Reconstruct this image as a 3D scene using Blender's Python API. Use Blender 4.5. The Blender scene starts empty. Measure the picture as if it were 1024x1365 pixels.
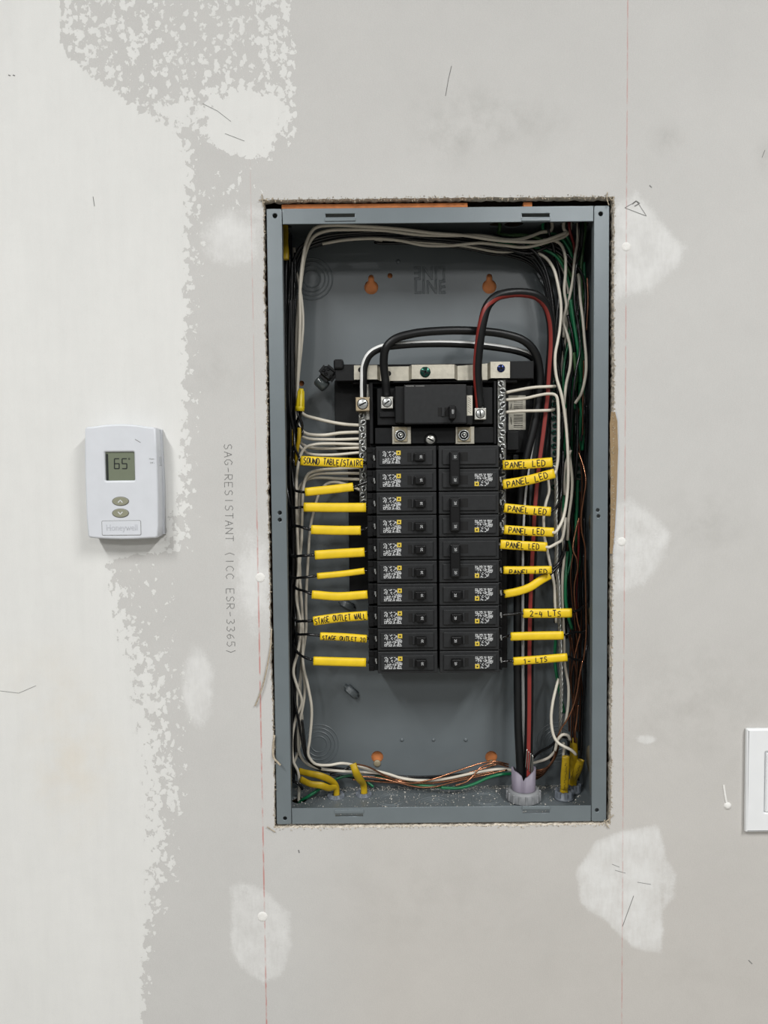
import bpy, bmesh, math, random
import numpy as np
from mathutils import Vector, Matrix
random.seed(7); rng = np.random.default_rng(7)
scene = bpy.context.scene
COL = scene.collection

# ------------------------------------------------------------------ camera
W, H, F = 1024.0, 1365.0, 1024.0
ZC, DIST = 1.50, 0.83                     # height of the picture centre on the wall, viewing distance
PITCH, ROLL = math.radians(2.9), 0.0095
fwd = Vector((0, math.cos(PITCH), -math.sin(PITCH)))
right = Vector((1, 0, -ROLL)); right = (right - fwd * right.dot(fwd)).normalized()
up = right.cross(fwd).normalized()
CAM = Vector((0, 0, ZC)) - fwd * DIST
cam_data = bpy.data.cameras.new('camera'); cam = bpy.data.objects.new('camera', cam_data); COL.objects.link(cam)
cam_data.sensor_fit = 'VERTICAL'; cam_data.sensor_height = 36; cam_data.lens = 36 * F / H
cam_data.clip_start = 0.02
cam.matrix_world = Matrix(((right.x, up.x, -fwd.x, CAM.x), (right.y, up.y, -fwd.y, CAM.y), (right.z, up.z, -fwd.z, CAM.z), (0, 0, 0, 1)))
scene.camera = cam

# ------------------------------------------------------------------ world, lights, exposure
world = bpy.data.worlds.new('room_light'); scene.world = world; world.use_nodes = True
bg = world.node_tree.nodes['Background']; bg.inputs[0].default_value = (1.0, 0.995, 0.98, 1); bg.inputs[1].default_value = 0.22
def area(name, loc, sx, sy, power, col=(1, 0.997, 0.988)):
    l = bpy.data.lights.new(name, 'AREA'); l.shape = 'RECTANGLE'; l.size = sx; l.size_y = sy; l.energy = power; l.color = col
    o = bpy.data.objects.new(name, l); o.location = loc; COL.objects.link(o); return o
CEIL = 2.95
for i, (x, y, p) in enumerate([(-1.0, -1.7, 64), (1.1, -1.7, 70), (-1.0, -4.0, 62), (1.0, -4.0, 62), (-1.2, -7.5, 40), (1.2, -7.5, 40)]):
    area('ceiling_lamp_light', (x, y, CEIL), 0.16, 1.1, p)
scene.view_settings.view_transform = 'Standard'; scene.view_settings.look = 'None'
scene.view_settings.gamma = 1.0; scene.view_settings.exposure = -0.43
scene.view_settings.use_curve_mapping = False

# ------------------------------------------------------------------ helpers
def at(px, py, y=0.0):
    d = fwd + right * ((px - W / 2) / F) - up * ((py - H / 2) / F)
    return CAM + d * ((y - CAM.y) / d.y)
def atm(p): return at(p[0], p[1], p[2] * 0.001)
def to_px(P):                              # numpy (n,3) -> px, py
    v = P - np.array(CAM)
    dz = v @ np.array(fwd)
    return W / 2 + F * (v @ np.array(right)) / dz, H / 2 - F * (v @ np.array(up)) / dz
def lin(c):
    r = []
    for v in c:
        v = v / 255.0
        r.append(v / 12.92 if v <= 0.04045 else ((v + 0.055) / 1.055) ** 2.4)
    return (r[0], r[1], r[2], 1)

MATS = {}
def mat(name, rgb, rough=0.5, metal=0.0, var=0.10, scale=90.0, bump=0.0, bscale=600.0, spec=0.5, aniso=None):
    m = bpy.data.materials.new(name); m.use_nodes = True
    nt = m.node_tree; b = nt.nodes['Principled BSDF']
    tc = nt.nodes.new('ShaderNodeTexCoord')
    n = nt.nodes.new('ShaderNodeTexNoise'); n.inputs['Scale'].default_value = scale; n.inputs['Detail'].default_value = 5
    nt.links.new(tc.outputs['Object'], n.inputs['Vector'])
    mr = nt.nodes.new('ShaderNodeMapRange'); mr.inputs['From Min'].default_value = 0.3; mr.inputs['From Max'].default_value = 0.7
    mr.inputs['To Min'].default_value = 1 - var; mr.inputs['To Max'].default_value = 1 + var
    nt.links.new(n.outputs['Fac'], mr.inputs['Value'])
    mx = nt.nodes.new('ShaderNodeVectorMath'); mx.operation = 'SCALE'; mx.inputs[0].default_value = lin(rgb)[:3]
    nt.links.new(mr.outputs['Result'], mx.inputs['Scale'])
    nt.links.new(mx.outputs['Vector'], b.inputs['Base Color'])
    b.inputs['Roughness'].default_value = rough; b.inputs['Metallic'].default_value = metal
    b.inputs['Specular IOR Level'].default_value = spec
    if bump:
        n2 = nt.nodes.new('ShaderNodeTexNoise'); n2.inputs['Scale'].default_value = bscale
        nt.links.new(tc.outputs['Object'], n2.inputs['Vector'])
        bp = nt.nodes.new('ShaderNodeBump'); bp.inputs['Strength'].default_value = bump; bp.inputs['Distance'].default_value = 0.001
        nt.links.new(n2.outputs['Fac'], bp.inputs['Height']); nt.links.new(bp.outputs['Normal'], b.inputs['Normal'])
    MATS[name] = m; return m
mat('box_paint', (99, 106, 109), 0.36, 0.0, 0.05, 25, 0.05, 900)
mat('box_paint_flange', (110, 119, 123), 0.30, 0.12, 0.05, 25, 0.05, 500)
mat('black_plastic', (19, 20, 21), 0.42, 0, 0.12, 200, 0.08, 1500, 0.22)
mat('breaker_plastic', (41, 42, 43), 0.42, 0, 0.10, 200, 0.08, 1800, 0.22)
mat('dark_plastic', (11, 11, 12), 0.5, 0, 0.1, 200, 0, 600, 0.2)
mat('handle_plastic', (15, 15, 16), 0.38, 0, 0.1, 200, 0, 600, 0.3)
mat('clip_smoke', (62, 68, 68), 0.18, 0, 0.1, 200)
mat('void_black', (5, 5, 5), 0.8, 0, 0.05)
mat('tin_plate', (192, 187, 172), 0.33, 0.6, 0.10, 160, 0.1, 500)
mat('aluminium', (206, 205, 198), 0.32, 0.7, 0.10, 300, 0.1, 900)
mat('brass_lug', (186, 170, 142), 0.33, 0.85, 0.12, 250)
mat('steel_screw', (188, 190, 188), 0.30, 0.7, 0.10, 400)
mat('green_screw', (28, 74, 62), 0.25, 0.7, 0.12, 400)
mat('blue_screw', (24, 40, 92), 0.25, 0.6, 0.12, 400)
mat('white_wire', (205, 199, 185), 0.36, 0, 0.07, 60)
mat('black_wire', (17, 17, 18), 0.24, 0, 0.10, 60)
mat('service_black', (18, 19, 20), 0.42, 0, 0.10, 90, 0, 600, 0.35)
mat('stripe_white', (225, 226, 224), 0.4, 0, 0.05)
mat('stripe_red', (128, 42, 36), 0.42, 0, 0.08)
mat('green_wire', (20, 104, 66), 0.33, 0, 0.10, 60)
mat('olive_green_wire', (54, 88, 48), 0.36, 0, 0.10, 60)
mat('red_wire', (112, 26, 26), 0.33, 0, 0.1, 60)
mat('bar_metal', (112, 112, 108), 0.4, 0.7, 0.25, 500)
mat('copper', (176, 122, 92), 0.24, 0.95, 0.18, 120)
mat('old_copper', (104, 70, 54), 0.33, 0.9, 0.2, 120)
mat('strand_metal', (176, 176, 170), 0.33, 0.9, 0.15, 300)
mat('yellow_sleeve', (229, 194, 26), 0.42, 0, 0.06, 120, 0.05, 400)
mat('yellow_jacket', (180, 150, 20), 0.45, 0, 0.12, 90, 0.15, 300)
mat('wire_nut_yellow', (214, 190, 20), 0.40, 0, 0.06)
mat('marker_ink', (26, 22, 18), 0.7, 0, 0.05)
mat('print_white', (205, 207, 207), 0.6, 0, 0.12, 900)
mat('print_yellow', (206, 180, 62), 0.6, 0, 0.08)
mat('print_grey', (122, 122, 120), 0.9, 0, 0.15, 500)
mat('pvc_grey', (136, 138, 140), 0.5, 0, 0.05, 90)
mat('pvc_violet', (130, 123, 136), 0.5, 0, 0.05, 90)
mat('connector_grey', (112, 118, 126), 0.45, 0, 0.05)
mat('wood_orange', (206, 128, 74), 0.75, 0, 0.18, 60, 0.2, 300)
mat('thermostat_white', (206, 209, 214), 0.42, 0, 0.025, 70)
mat('thermostat_base', (186, 189, 194), 0.5, 0, 0.03, 70)
mat('lcd_green', (114, 121, 103), 0.22, 0, 0.02)
mat('lcd_digit', (30, 34, 32), 0.4, 0, 0.02)
mat('button_olive', (138, 138, 118), 0.5, 0, 0.04)
mat('switch_white', (228, 230, 231), 0.3, 0, 0.02, 50)
mat('gypsum_edge', (220, 210, 194), 0.95, 0, 0.3, 260, 0.6, 500)
mat('torn_paper', (172, 160, 140), 0.95, 0, 0.25, 300, 0.3, 400)
mat('brown_paper', (142, 121, 92), 0.95, 0, 0.08, 200, 0.2, 500)
mat('spackle_white', (226, 225, 221), 0.9, 0, 0.05, 300, 0.4, 500)
mat('dust_white', (206, 202, 192), 0.95, 0, 0.1, 500)
mat('sticker_white', (196, 192, 178), 0.6, 0, 0.08, 200)
mat('zinc_tan', (150, 140, 116), 0.5, 0.3, 0.1, 90)
mat('concrete', (150, 146, 138), 0.8, 0, 0.1, 3)
mat('back_board', (120, 100, 80), 0.9, 0, 0.1, 10)

def empty(name, loc, label, cat, group=None):
    o = bpy.data.objects.new(name, None); o.location = loc; o.empty_display_size = 0.02; COL.objects.link(o)
    o['label'] = label; o['category'] = cat
    if group: o['group'] = group
    return o
def tag(o, label, cat, group=None):
    o['label'] = label; o['category'] = cat
    if group: o['group'] = group
    return o
def wloc(o):
    v = Vector(o.location)
    while o.parent: o = o.parent; v += o.location
    return v
def link_mesh(name, me, parent=None, loc=None):
    o = bpy.data.objects.new(name, me); COL.objects.link(o)
    if parent: o.parent = parent
    if loc is not None: o.location = loc
    return o
def finish(name, bm, material, parent=None, local=False, smooth=None, origin=None):
    """bmesh in world coordinates -> one object; local=True: already in the parent's coordinates"""
    bmesh.ops.recalc_face_normals(bm, faces=bm.faces)
    if smooth is not None:
        for f in bm.faces: f.smooth = smooth
    off = Vector((0, 0, 0)); loc = Vector((0, 0, 0))
    if not local:
        if len(bm.verts):
            c = Vector((0, 0, 0))
            mn = Vector([min(v.co[i] for v in bm.verts) for i in range(3)]); mx = Vector([max(v.co[i] for v in bm.verts) for i in range(3)])
            c = (mn + mx) / 2
            if origin is not None: c = Vector(origin)
        off = c; loc = c - (wloc(parent) if parent else Vector((0, 0, 0)))
    me = bpy.data.meshes.new(name)
    if off.length: bmesh.ops.translate(bm, verts=bm.verts, vec=-off)
    bm.to_mesh(me); bm.free()
    me.materials.append(MATS[material])
    return link_mesh(name, me, parent, loc)
def add_bm(dst, src):
    me = bpy.data.meshes.new('tmp'); src.to_mesh(me); src.free(); dst.from_mesh(me); bpy.data.meshes.remove(me)
def bx(bm, x0, x1, y0, y1, z0, z1, bev=0.0, seg=2):
    b = bmesh.new()
    bmesh.ops.create_cube(b, size=1, matrix=Matrix.Translation(((x0 + x1) / 2, (y0 + y1) / 2, (z0 + z1) / 2)) @ Matrix.Diagonal((abs(x1 - x0), abs(y1 - y0), abs(z1 - z0), 1)))
    if bev > 0: bmesh.ops.bevel(b, geom=b.edges[:], offset=bev, segments=seg, affect='EDGES', profile=0.5)
    add_bm(bm, b); return bm
def lathe(bm, p, axis, prof, n=16, a0=0.0):
    """prof = [(dist along axis, radius)]"""
    axis = Vector(axis).normalized()
    ref = Vector((0, 0, 1)) if abs(axis.z) < 0.9 else Vector((1, 0, 0))
    u = axis.cross(ref).normalized(); v = axis.cross(u)
    rings = []
    for d, r in prof:
        if r <= 1e-7: rings.append([bm.verts.new(Vector(p) + axis * d)])
        else: rings.append([bm.verts.new(Vector(p) + axis * d + (u * math.cos(a0 + 2 * math.pi * k / n) + v * math.sin(a0 + 2 * math.pi * k / n)) * r) for k in range(n)])
    for a, b in zip(rings[:-1], rings[1:]):
        for k in range(n):
            q = [a[k % len(a)], a[(k + 1) % len(a)], b[(k + 1) % len(b)], b[k % len(b)]]
            q2 = []
            for w in q:
                if w not in q2: q2.append(w)
            if len(q2) > 2:
                f = bm.faces.new(q2); f.smooth = True
    return bm
def catmull(P, n):
    P = [Vector(p) for p in P]
    if len(P) == 2: return [P[0].lerp(P[1], k / n) for k in range(n + 1)]
    Q = [P[0] * 2 - P[1]] + P + [P[-1] * 2 - P[-2]]
    out = []
    for i in range(1, len(Q) - 2):
        p0, p1, p2, p3 = Q[i - 1], Q[i], Q[i + 1], Q[i + 2]
        d01 = max((p1 - p0).length, 1e-5) ** .5; d12 = max((p2 - p1).length, 1e-5) ** .5; d23 = max((p3 - p2).length, 1e-5) ** .5
        m1 = (p2 - p1) + ((p1 - p0) / d01 - (p2 - p0) / (d01 + d12)) * d12
        m2 = (p2 - p1) + ((p3 - p2) / d23 - (p3 - p1) / (d12 + d23)) * d12
        for k in range(n):
            t = k / n; t2 = t * t; t3 = t2 * t
            out.append(p1 * (2 * t3 - 3 * t2 + 1) + m1 * (t3 - 2 * t2 + t) + p2 * (-2 * t3 + 3 * t2) + m2 * (t3 - t2))
    out.append(P[-1]); return out
def frames(C):
    T = []
    for i in range(len(C)):
        t = C[min(i + 1, len(C) - 1)] - C[max(i - 1, 0)]
        T.append(t.normalized() if t.length > 1e-9 else Vector((0, 0, 1)))
    u = T[0].cross(Vector((0, 1, 0)))
    if u.length < 1e-3: u = T[0].cross(Vector((1, 0, 0)))
    u.normalize(); U = []
    for t in T:
        u = (u - t * u.dot(t)); u.normalize(); U.append(u.copy())
    return T, U
def tube_bm(bm, C, r, sides=8, cap=True, rfun=None):
    T, U = frames(C); rings = []
    for i, c in enumerate(C):
        v = T[i].cross(U[i]); rr = r if rfun is None else rfun(i / (len(C) - 1)) * r
        rings.append([bm.verts.new(c + (U[i] * math.cos(2 * math.pi * k / sides) + v * math.sin(2 * math.pi * k / sides)) * rr) for k in range(sides)])
    for a, b in zip(rings[:-1], rings[1:]):
        for k in range(sides):
            f = bm.faces.new((a[k], a[(k + 1) % sides], b[(k + 1) % sides], b[k])); f.smooth = True
    if cap:
        bm.faces.new(rings[0][::-1]); bm.faces.new(rings[-1])
    return bm
def tube(name, P, r_mm, material, parent=None, n=6, sides=8):
    bm = bmesh.new(); tube_bm(bm, catmull(P, n), r_mm * 0.001, sides)
    return finish(name, bm, material, parent)
def curve_mesh(splines, extrude, bevel=0.0, res=2):
    cu = bpy.data.curves.new('c', 'CURVE'); cu.dimensions = '2D'; cu.fill_mode = 'BOTH'
    cu.extrude = max(extrude - bevel, 0.0); cu.bevel_depth = bevel; cu.bevel_resolution = res; cu.offset = -bevel
    for s in splines:
        sp = cu.splines.new('POLY'); sp.points.add(len(s) - 1); sp.use_cyclic_u = True
        for p, q in zip(sp.points, s): p.co = (q[0], q[1], 0, 1)
    o = bpy.data.objects.new('c', cu); COL.objects.link(o)
    dg = bpy.context.evaluated_depsgraph_get()
    me = bpy.data.meshes.new_from_object(o.evaluated_get(dg))
    bpy.data.objects.remove(o); bpy.data.curves.remove(cu)
    return me
def plate(name, splines, y0, y1, material, parent=None, bevel=0.0, mapping='xz', base=0.0, local=False):
    """flat plate with holes. splines in (x,z) extruded in y, or mapping='xy': (x,y) extruded in z, 'yz'"""
    me = curve_mesh(splines, abs(y1 - y0) / 2, bevel); bm = bmesh.new(); bm.from_mesh(me); bpy.data.meshes.remove(me)
    m = (y0 + y1) / 2
    for v in bm.verts:
        a, b, c = v.co
        v.co = (a, m + c, b) if mapping == 'xz' else ((a, b, m + c) if mapping == 'xy' else (m + c, a, b))
    return finish(name, bm, material, parent, local)
def rect(x0, x1, z0, z1, r=0.0, n=4):
    if r <= 0: return [(x0, z0), (x1, z0), (x1, z1), (x0, z1)]
    out = []
    for cx, cz, a in ((x1 - r, z1 - r, 0), (x0 + r, z1 - r, 90), (x0 + r, z0 + r, 180), (x1 - r, z0 + r, 270)):
        for k in range(n + 1):
            t = math.radians(a + 90 * k / n); out.append((cx + r * math.cos(t), cz + r * math.sin(t)))
    return out
def circ(cx, cz, r, n=20, rz=None):
    rz = rz or r
    return [(cx + r * math.cos(2 * math.pi * k / n), cz + rz * math.sin(2 * math.pi * k / n)) for k in range(n)]
def text_mesh(s, size, extrude=0.0, bevel=0.0):
    cu = bpy.data.curves.new('t', 'FONT'); cu.body = s; cu.size = size; cu.align_x = 'CENTER'; cu.align_y = 'CENTER'
    cu.extrude = extrude; cu.bevel_depth = bevel; cu.resolution_u = 3
    o = bpy.data.objects.new('t', cu); COL.objects.link(o)
    me = bpy.data.meshes.new_from_object(o.evaluated_get(bpy.context.evaluated_depsgraph_get()))
    bpy.data.objects.remove(o); bpy.data.curves.remove(cu); return me
def text_on_plane(name, s, size, c, material, parent, ang=0.0, extrude=0.0, sx=1.0, local=False):
    me = text_mesh(s, size, extrude); bm = bmesh.new(); bm.from_mesh(me); bpy.data.meshes.remove(me)
    ca, sa = math.cos(ang), math.sin(ang)
    for v in bm.verts:
        a, b, e = v.co; a *= sx
        v.co = (c[0] + a * ca - b * sa, c[1] - e, c[2] + a * sa + b * ca)
    return finish(name, bm, material, parent, local)
GLY = {'A': [[(0, 0), (.5, 1), (1, 0)], [(.2, .4), (.8, .4)]], 'B': [[(0, 0), (0, 1), (.7, .95), (.75, .62), (0, .52), (.85, .4), (.85, .08), (0, 0)]],
 'C': [[(.95, .85), (.5, 1), (.05, .7), (.05, .3), (.5, 0), (.95, .15)]], 'D': [[(0, 0), (0, 1), (.6, .95), (1, .6), (.9, .2), (.5, 0), (0, 0)]],
 'E': [[(.9, 1), (0, 1), (0, 0), (.9, 0)], [(0, .5), (.7, .5)]], 'G': [[(.95, .85), (.5, 1), (.05, .7), (.05, .3), (.5, 0), (.95, .15), (.95, .45), (.55, .45)]],
 'I': [[(.5, 0), (.5, 1)]], 'L': [[(0, 1), (0, 0), (.85, 0)]], 'N': [[(0, 0), (0, 1), (1, 0), (1, 1)]],
 'O': [[(.5, 1), (.08, .8), (0, .4), (.35, 0), (.85, .1), (1, .55), (.8, .95), (.5, 1)]], 'P': [[(0, 0), (0, 1), (.75, .95), (.88, .7), (.7, .5), (0, .45)]],
 'R': [[(0, 0), (0, 1), (.75, .95), (.88, .7), (.7, .5), (0, .45)], [(.3, .46), (.95, 0)]], 'S': [[(.9, .88), (.5, 1), (.1, .82), (.2, .58), (.8, .42), (.9, .18), (.5, 0), (.05, .1)]],
 'T': [[(0, 1), (1, 1)], [(.5, 1), (.5, 0)]], 'U': [[(0, 1), (0, .25), (.45, 0), (.95, .25), (1, 1)]], 'W': [[(0, 1), (.25, 0), (.5, .7), (.75, 0), (1, 1)]],
 '/': [[(.1, -.1), (.9, 1.1)]], '-': [[(.1, .45), (.9, .5)]], '1': [[(.2, .75), (.6, 1), (.55, 0)]], '2': [[(.05, .75), (.4, 1), (.9, .8), (.6, .4), (0, 0), (1, .02)]],
 '3': [[(.05, .95), (.6, 1), (.9, .78), (.4, .53), (.95, .28), (.6, 0), (.05, .08)]], '4': [[(.35, 1), (.05, .42), (.95, .42)], [(.75, .85), (.7, -.05)]],
 '5': [[(.9, 1), (.15, 1), (.1, .58), (.6, .62), (.95, .3), (.6, 0), (.05, .08)]], '6': [[(.85, .95), (.3, .7), (.05, .3), (.4, 0), (.9, .2), (.75, .5), (.1, .4)]],
 '0': [[(.5, 1), (.08, .8), (.05, .25), (.45, 0), (.9, .2), (.92, .75), (.5, 1)]], '(': [[(.7, 1.1), (.35, .5), (.7, -.1)]], ')': [[(.3, 1.1), (.65, .5), (.3, -.1)]],
 '.': [[(.4, 0), (.6, .08)]], ' ': []}
def strokes(text, width, height, jit=0.0, seed=0, gap=0.35):
    """polylines of a hand-lettered text filling (0..width, 0..height)"""
    r = random.Random(seed); n = len(text); cw = width / (n + gap * (n - 1)); out = []
    for i, ch in enumerate(text):
        x0 = i * cw * (1 + gap); dy = r.uniform(-jit, jit) * height; sk = r.uniform(-jit, jit)
        for pl in GLY.get(ch, []):
            out.append([(x0 + (p[0] + sk * (p[1] - .5)) * cw + r.uniform(-jit, jit) * cw * .3, dy + p[1] * height + r.uniform(-jit, jit) * height * .3) for p in pl])
    return out
def ribbons(bm, lines, w, fn):
    """flat strokes of width w; fn maps (s, v) to a point"""
    for pl in lines:
        pts = []
        for a, b in zip(pl[:-1], pl[1:]):
            L = math.hypot(b[0] - a[0], b[1] - a[1]); k = max(1, int(L / (w * 1.5)))
            for j in range(k): pts.append((a[0] + (b[0] - a[0]) * j / k, a[1] + (b[1] - a[1]) * j / k))
        pts.append(pl[-1]); row = []
        for i, p in enumerate(pts):
            a = pts[max(i - 1, 0)]; b = pts[min(i + 1, len(pts) - 1)]
            dx, dy = b[0] - a[0], b[1] - a[1]; L = math.hypot(dx, dy) or 1
            nx, ny = -dy / L * w / 2, dx / L * w / 2
            row.append((bm.verts.new(fn(p[0] + nx, p[1] + ny)), bm.verts.new(fn(p[0] - nx, p[1] - ny))))
        for a, b in zip(row[:-1], row[1:]): bm.faces.new((a[0], a[1], b[1], b[0]))
    return bm
def copy_tree(o, parent=None):
    c = o.copy(); COL.objects.link(c)
    if parent: c.parent = parent
    for ch in list(o.children): copy_tree(ch, c)
    return c

# ------------------------------------------------------------------ the wall with its cut-out
BX0, BX1 = at(362, 686, .002).x, at(810.5, 686, .002).x          # enclosure outline
BZ1, BZ0 = at(585, 276, .002).z, at(590, 1097, .002).z
HX0, HX1 = BX0 - 0.0028, BX1 + 0.0038
HZ1, HZ0 = BZ1 + 0.0085, BZ0 - 0.003
def grid_lines(lo, hi, step, extra, marks):
    g = list(np.arange(lo, hi, step)) + extra
    for m in marks: g[int(np.argmin([abs(v - m) for v in g]))] = m
    return np.array(sorted(g))
gx = grid_lines(-0.47, 0.47, 0.0032, [-2.2, -1.8, -1.4, -1.1, -.85, -.65, -.55, .55, .65, .85, 1.1, 1.4, 1.8, 2.2], [HX0, HX1])
gz = grid_lines(0.90, 2.10, 0.0032, [0, .2, .4, .6, .75, .85, 2.2, 2.4, 2.6, 2.8, 3.0], [HZ0, HZ1])
nx, nz = len(gx), len(gz)
X, Z = np.meshgrid(gx, gz); ix0, ix1 = int(np.where(gx == HX0)[0][0]), int(np.where(gx == HX1)[0][0])
iz0, iz1 = int(np.where(gz == HZ0)[0][0]), int(np.where(gz == HZ1)[0][0])
def wob(t, seed, lo=0.0012, hi=0.0007):
    r = np.random.default_rng(seed); ph = r.uniform(0, 6.28, 6); fr = np.array([9, 17, 31, 60, 120, 240])
    return lo * (np.sin(t * fr[0] + ph[0]) + .7 * np.sin(t * fr[1] + ph[1]) + .5 * np.sin(t * fr[2] + ph[2])) / 2 + r.normal(0, hi, len(t)) * .6
zz = gz[iz0:iz1 + 1]; xx = gx[ix0:ix1 + 1]
X[iz0:iz1 + 1, ix0] += wob(zz, 1); X[iz0:iz1 + 1, ix1] += np.abs(wob(zz, 2, .0022)) * .9
Z[iz1, ix0:ix1 + 1] += wob(xx, 3, .0006, .0005); Z[iz0, ix0:ix1 + 1] += wob(xx, 4, .0005, .0005)
P = np.stack([X.ravel(), np.zeros(nx * nz), Z.ravel()], 1)
PX, PY = to_px(P)
def ramp(v, a, b): return np.clip((v - a) / (b - a), 0, 1)
# joint compound (comp: thick, stippled where thin), smears over screw heads (thin), old stains (dirt)
ye = [-200, 0, 60, 110, 160, 200, 250, 400, 560, 640, 690, 735, 745, 800, 850, 900, 950, 1000, 1100, 1150, 1200, 1260, 1365, 1600]
xs = [60, 78, 84, 120, 215, 243, 246, 243, 243, 238, 222, 205, 138, 146, 152, 160, 172, 182, 188, 192, 192, 188, 184, 180]
xe = [120, 150, 170, 215, 262, 262, 262, 258, 260, 262, 262, 262, 160, 185, 210, 262, 262, 262, 256, 250, 226, 206, 194, 190]
XS, XE = np.interp(PY, ye, xs), np.interp(PY, ye, xe)
comp = 1 - ramp(PX, XS - 5, XE + 5); comp = np.where((PY > 560) & (PY < 1180), np.where(PX < XS, np.maximum(comp, .86 + .14 * ramp(XS - PX, 0, 8)), comp), comp)
def blob(cx, cy, rx, ry, soft=.35, p=2.0):
    d = (np.abs((PX - cx) / rx) ** p + np.abs((PY - cy) / ry) ** p) ** (1 / p)
    return 1 - ramp(d, 1 - soft, 1 + soft * .4)
def poly_in(pts, soft):
    pts = np.array(pts, float); n = len(pts); dmin = np.full(PX.shape, 1e9); ins = np.zeros(PX.shape, bool)
    for i in range(n):
        a, b = pts[i], pts[(i + 1) % n]; e = b - a
        t = np.clip(((PX - a[0]) * e[0] + (PY - a[1]) * e[1]) / (e @ e), 0, 1)
        dmin = np.minimum(dmin, np.hypot(PX - a[0] - t * e[0], PY - a[1] - t * e[1]))
        c = ((a[1] > PY) != (b[1] > PY)) & (PX < (b[0] - a[0]) * (PY - a[1]) / (b[1] - a[1] + 1e-12) + a[0]); ins ^= c
    return ramp(np.where(ins, dmin, -dmin), -soft, soft)
top = poly_in([(70, -150), (386, -150), (391, 0), (396, 120), (399, 205), (372, 180), (364, 216), (330, 214), (300, 205), (268, 190), (250, 176), (200, 160), (84, 70)], 3)
tden = np.full(PX.shape, .42)
tden = np.maximum(tden, .95 * blob(325, 165, 85, 72, .5)); tden = np.maximum(tden, .62 * blob(365, 40, 42, 110, .6))
tden = np.maximum(tden, .60 * blob(180, 60, 18, 80, .8)); tden = np.maximum(tden, .52 * blob(110, 40, 45, 60, .6)); tden = np.maximum(tden, .8 * blob(240, 150, 60, 30, .6))
tden = np.where(blob(255, 30, 60, 55, .5) > .5, np.minimum(tden, .36), tden)
comp = np.where(top > .5, tden * top, comp)
comp = np.maximum(comp, .34 * blob(300, 250, 60, 30, .8)); comp = np.maximum(comp, .40 * blob(262, 300, 16, 90, .8)); comp = np.maximum(comp, .38 * blob(256, 480, 12, 140, .8))
comp = np.maximum(comp, .38 * blob(230, 700, 36, 40, .8)); comp = np.maximum(comp, .33 * blob(190, 800, 50, 60, .8)); comp = np.maximum(comp, .52 * blob(205, 870, 45, 40, .8))
comp = np.maximum(comp, .45 * blob(215, 1010, 42, 130, .6)); comp = np.maximum(comp, .60 * blob(220, 1060, 32, 60, .7))
thin = 0.85 * blob(310, 318, 46, 44, .7); thin = np.maximum(thin, .5 * blob(335, 285, 30, 20, .8))
thin = np.maximum(thin, .70 * poly_in([(815, 275), (848, 252), (880, 290), (917, 330), (905, 360), (870, 388), (818, 402)], 10))
thin = np.maximum(thin, .62 * poly_in([(815, 668), (840, 662), (872, 682), (898, 712), (888, 745), (860, 782), (815, 795)], 9))
thin = np.maximum(thin, .72 * blob(340, 775, 38, 85, .8)); thin = np.maximum(thin, .40 * blob(310, 720, 35, 40, .9))
thin = np.maximum(thin, 1.0 * poly_in([(770, 1160), (795, 1122), (830, 1108), (877, 1101), (886, 1135), (880, 1180), (884, 1240), (880, 1270), (845, 1262), (810, 1230), (775, 1205)], 7))
thin = np.maximum(thin, .55 * poly_in([(880, 1108), (890, 1140), (904, 1165), (900, 1200), (884, 1215), (872, 1160)], 5))
thin = np.maximum(thin, .62 * poly_in([(306, 1182), (322, 1174), (352, 1184), (388, 1216), (390, 1262), (378, 1300), (350, 1314), (318, 1290), (305, 1266)], 6))
thin = np.maximum(thin, .80 * blob(264, 915, 25, 62, .5)); thin = np.maximum(thin, .9 * blob(862, 986, 15, 7, .5)); thin = np.maximum(thin, .35 * blob(850, 982, 14, 5, .5))
thin = np.where(PX < XS, 0, thin)
dirt = .55 * blob(660, 165, 95, 35, 1.0) + .5 * blob(590, 195, 40, 30, 1.0) + .5 * blob(890, 185, 22, 20, 1.0) + .45 * blob(930, 945, 110, 90, 1.0) + .35 * blob(940, 700, 60, 70, 1.0)
dirt += .25 * blob(620, 130, 60, 40, 1) + .4 * blob(1020, 210, 12, 25, 1) + .35 * blob(580, 1200, 140, 60, 1) + .25 * blob(900, 1300, 160, 50, 1) + .3 * blob(280, 490, 70, 40, 1)
warm = .8 * blob(95, 1020, 60, 90, 1.0) + .45 * blob(60, 900, 70, 50, 1) + .8 * ramp(PY, 600, 1300) * ramp(PX, 380, 520)
comp = np.clip(comp * 1.24 - .10, -.12, 1.14)
vid = np.arange(nx * nz).reshape(nz, nx)
keep = np.ones((nz - 1, nx - 1), bool); keep[iz0:iz1, ix0:ix1] = False
q = np.stack([vid[:-1, :-1], vid[:-1, 1:], vid[1:, 1:], vid[1:, :-1]], -1)[keep]
me = bpy.data.meshes.new('wall_back')
me.vertices.add(len(P)); me.vertices.foreach_set('co', P.ravel().astype(np.float32))
me.loops.add(q.size); me.loops.foreach_set('vertex_index', q.ravel().astype(np.int32))
me.polygons.add(len(q)); me.polygons.foreach_set('loop_start', np.arange(0, q.size, 4, dtype=np.int32))
for nm, arr in (('comp', comp), ('thin', thin), ('dirt', dirt), ('warm', warm)):
    a = me.attributes.new(nm, 'FLOAT', 'POINT'); a.data.foreach_set('value', np.clip(arr, -.2, 1.2).astype(np.float32))
me.update(); me.validate()
bmw = bmesh.new(); bmw.from_mesh(me); bmesh.ops.delete(bmw, geom=[v for v in bmw.verts if not v.link_faces], context='VERTS'); bmw.to_mesh(me); bmw.free()

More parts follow.
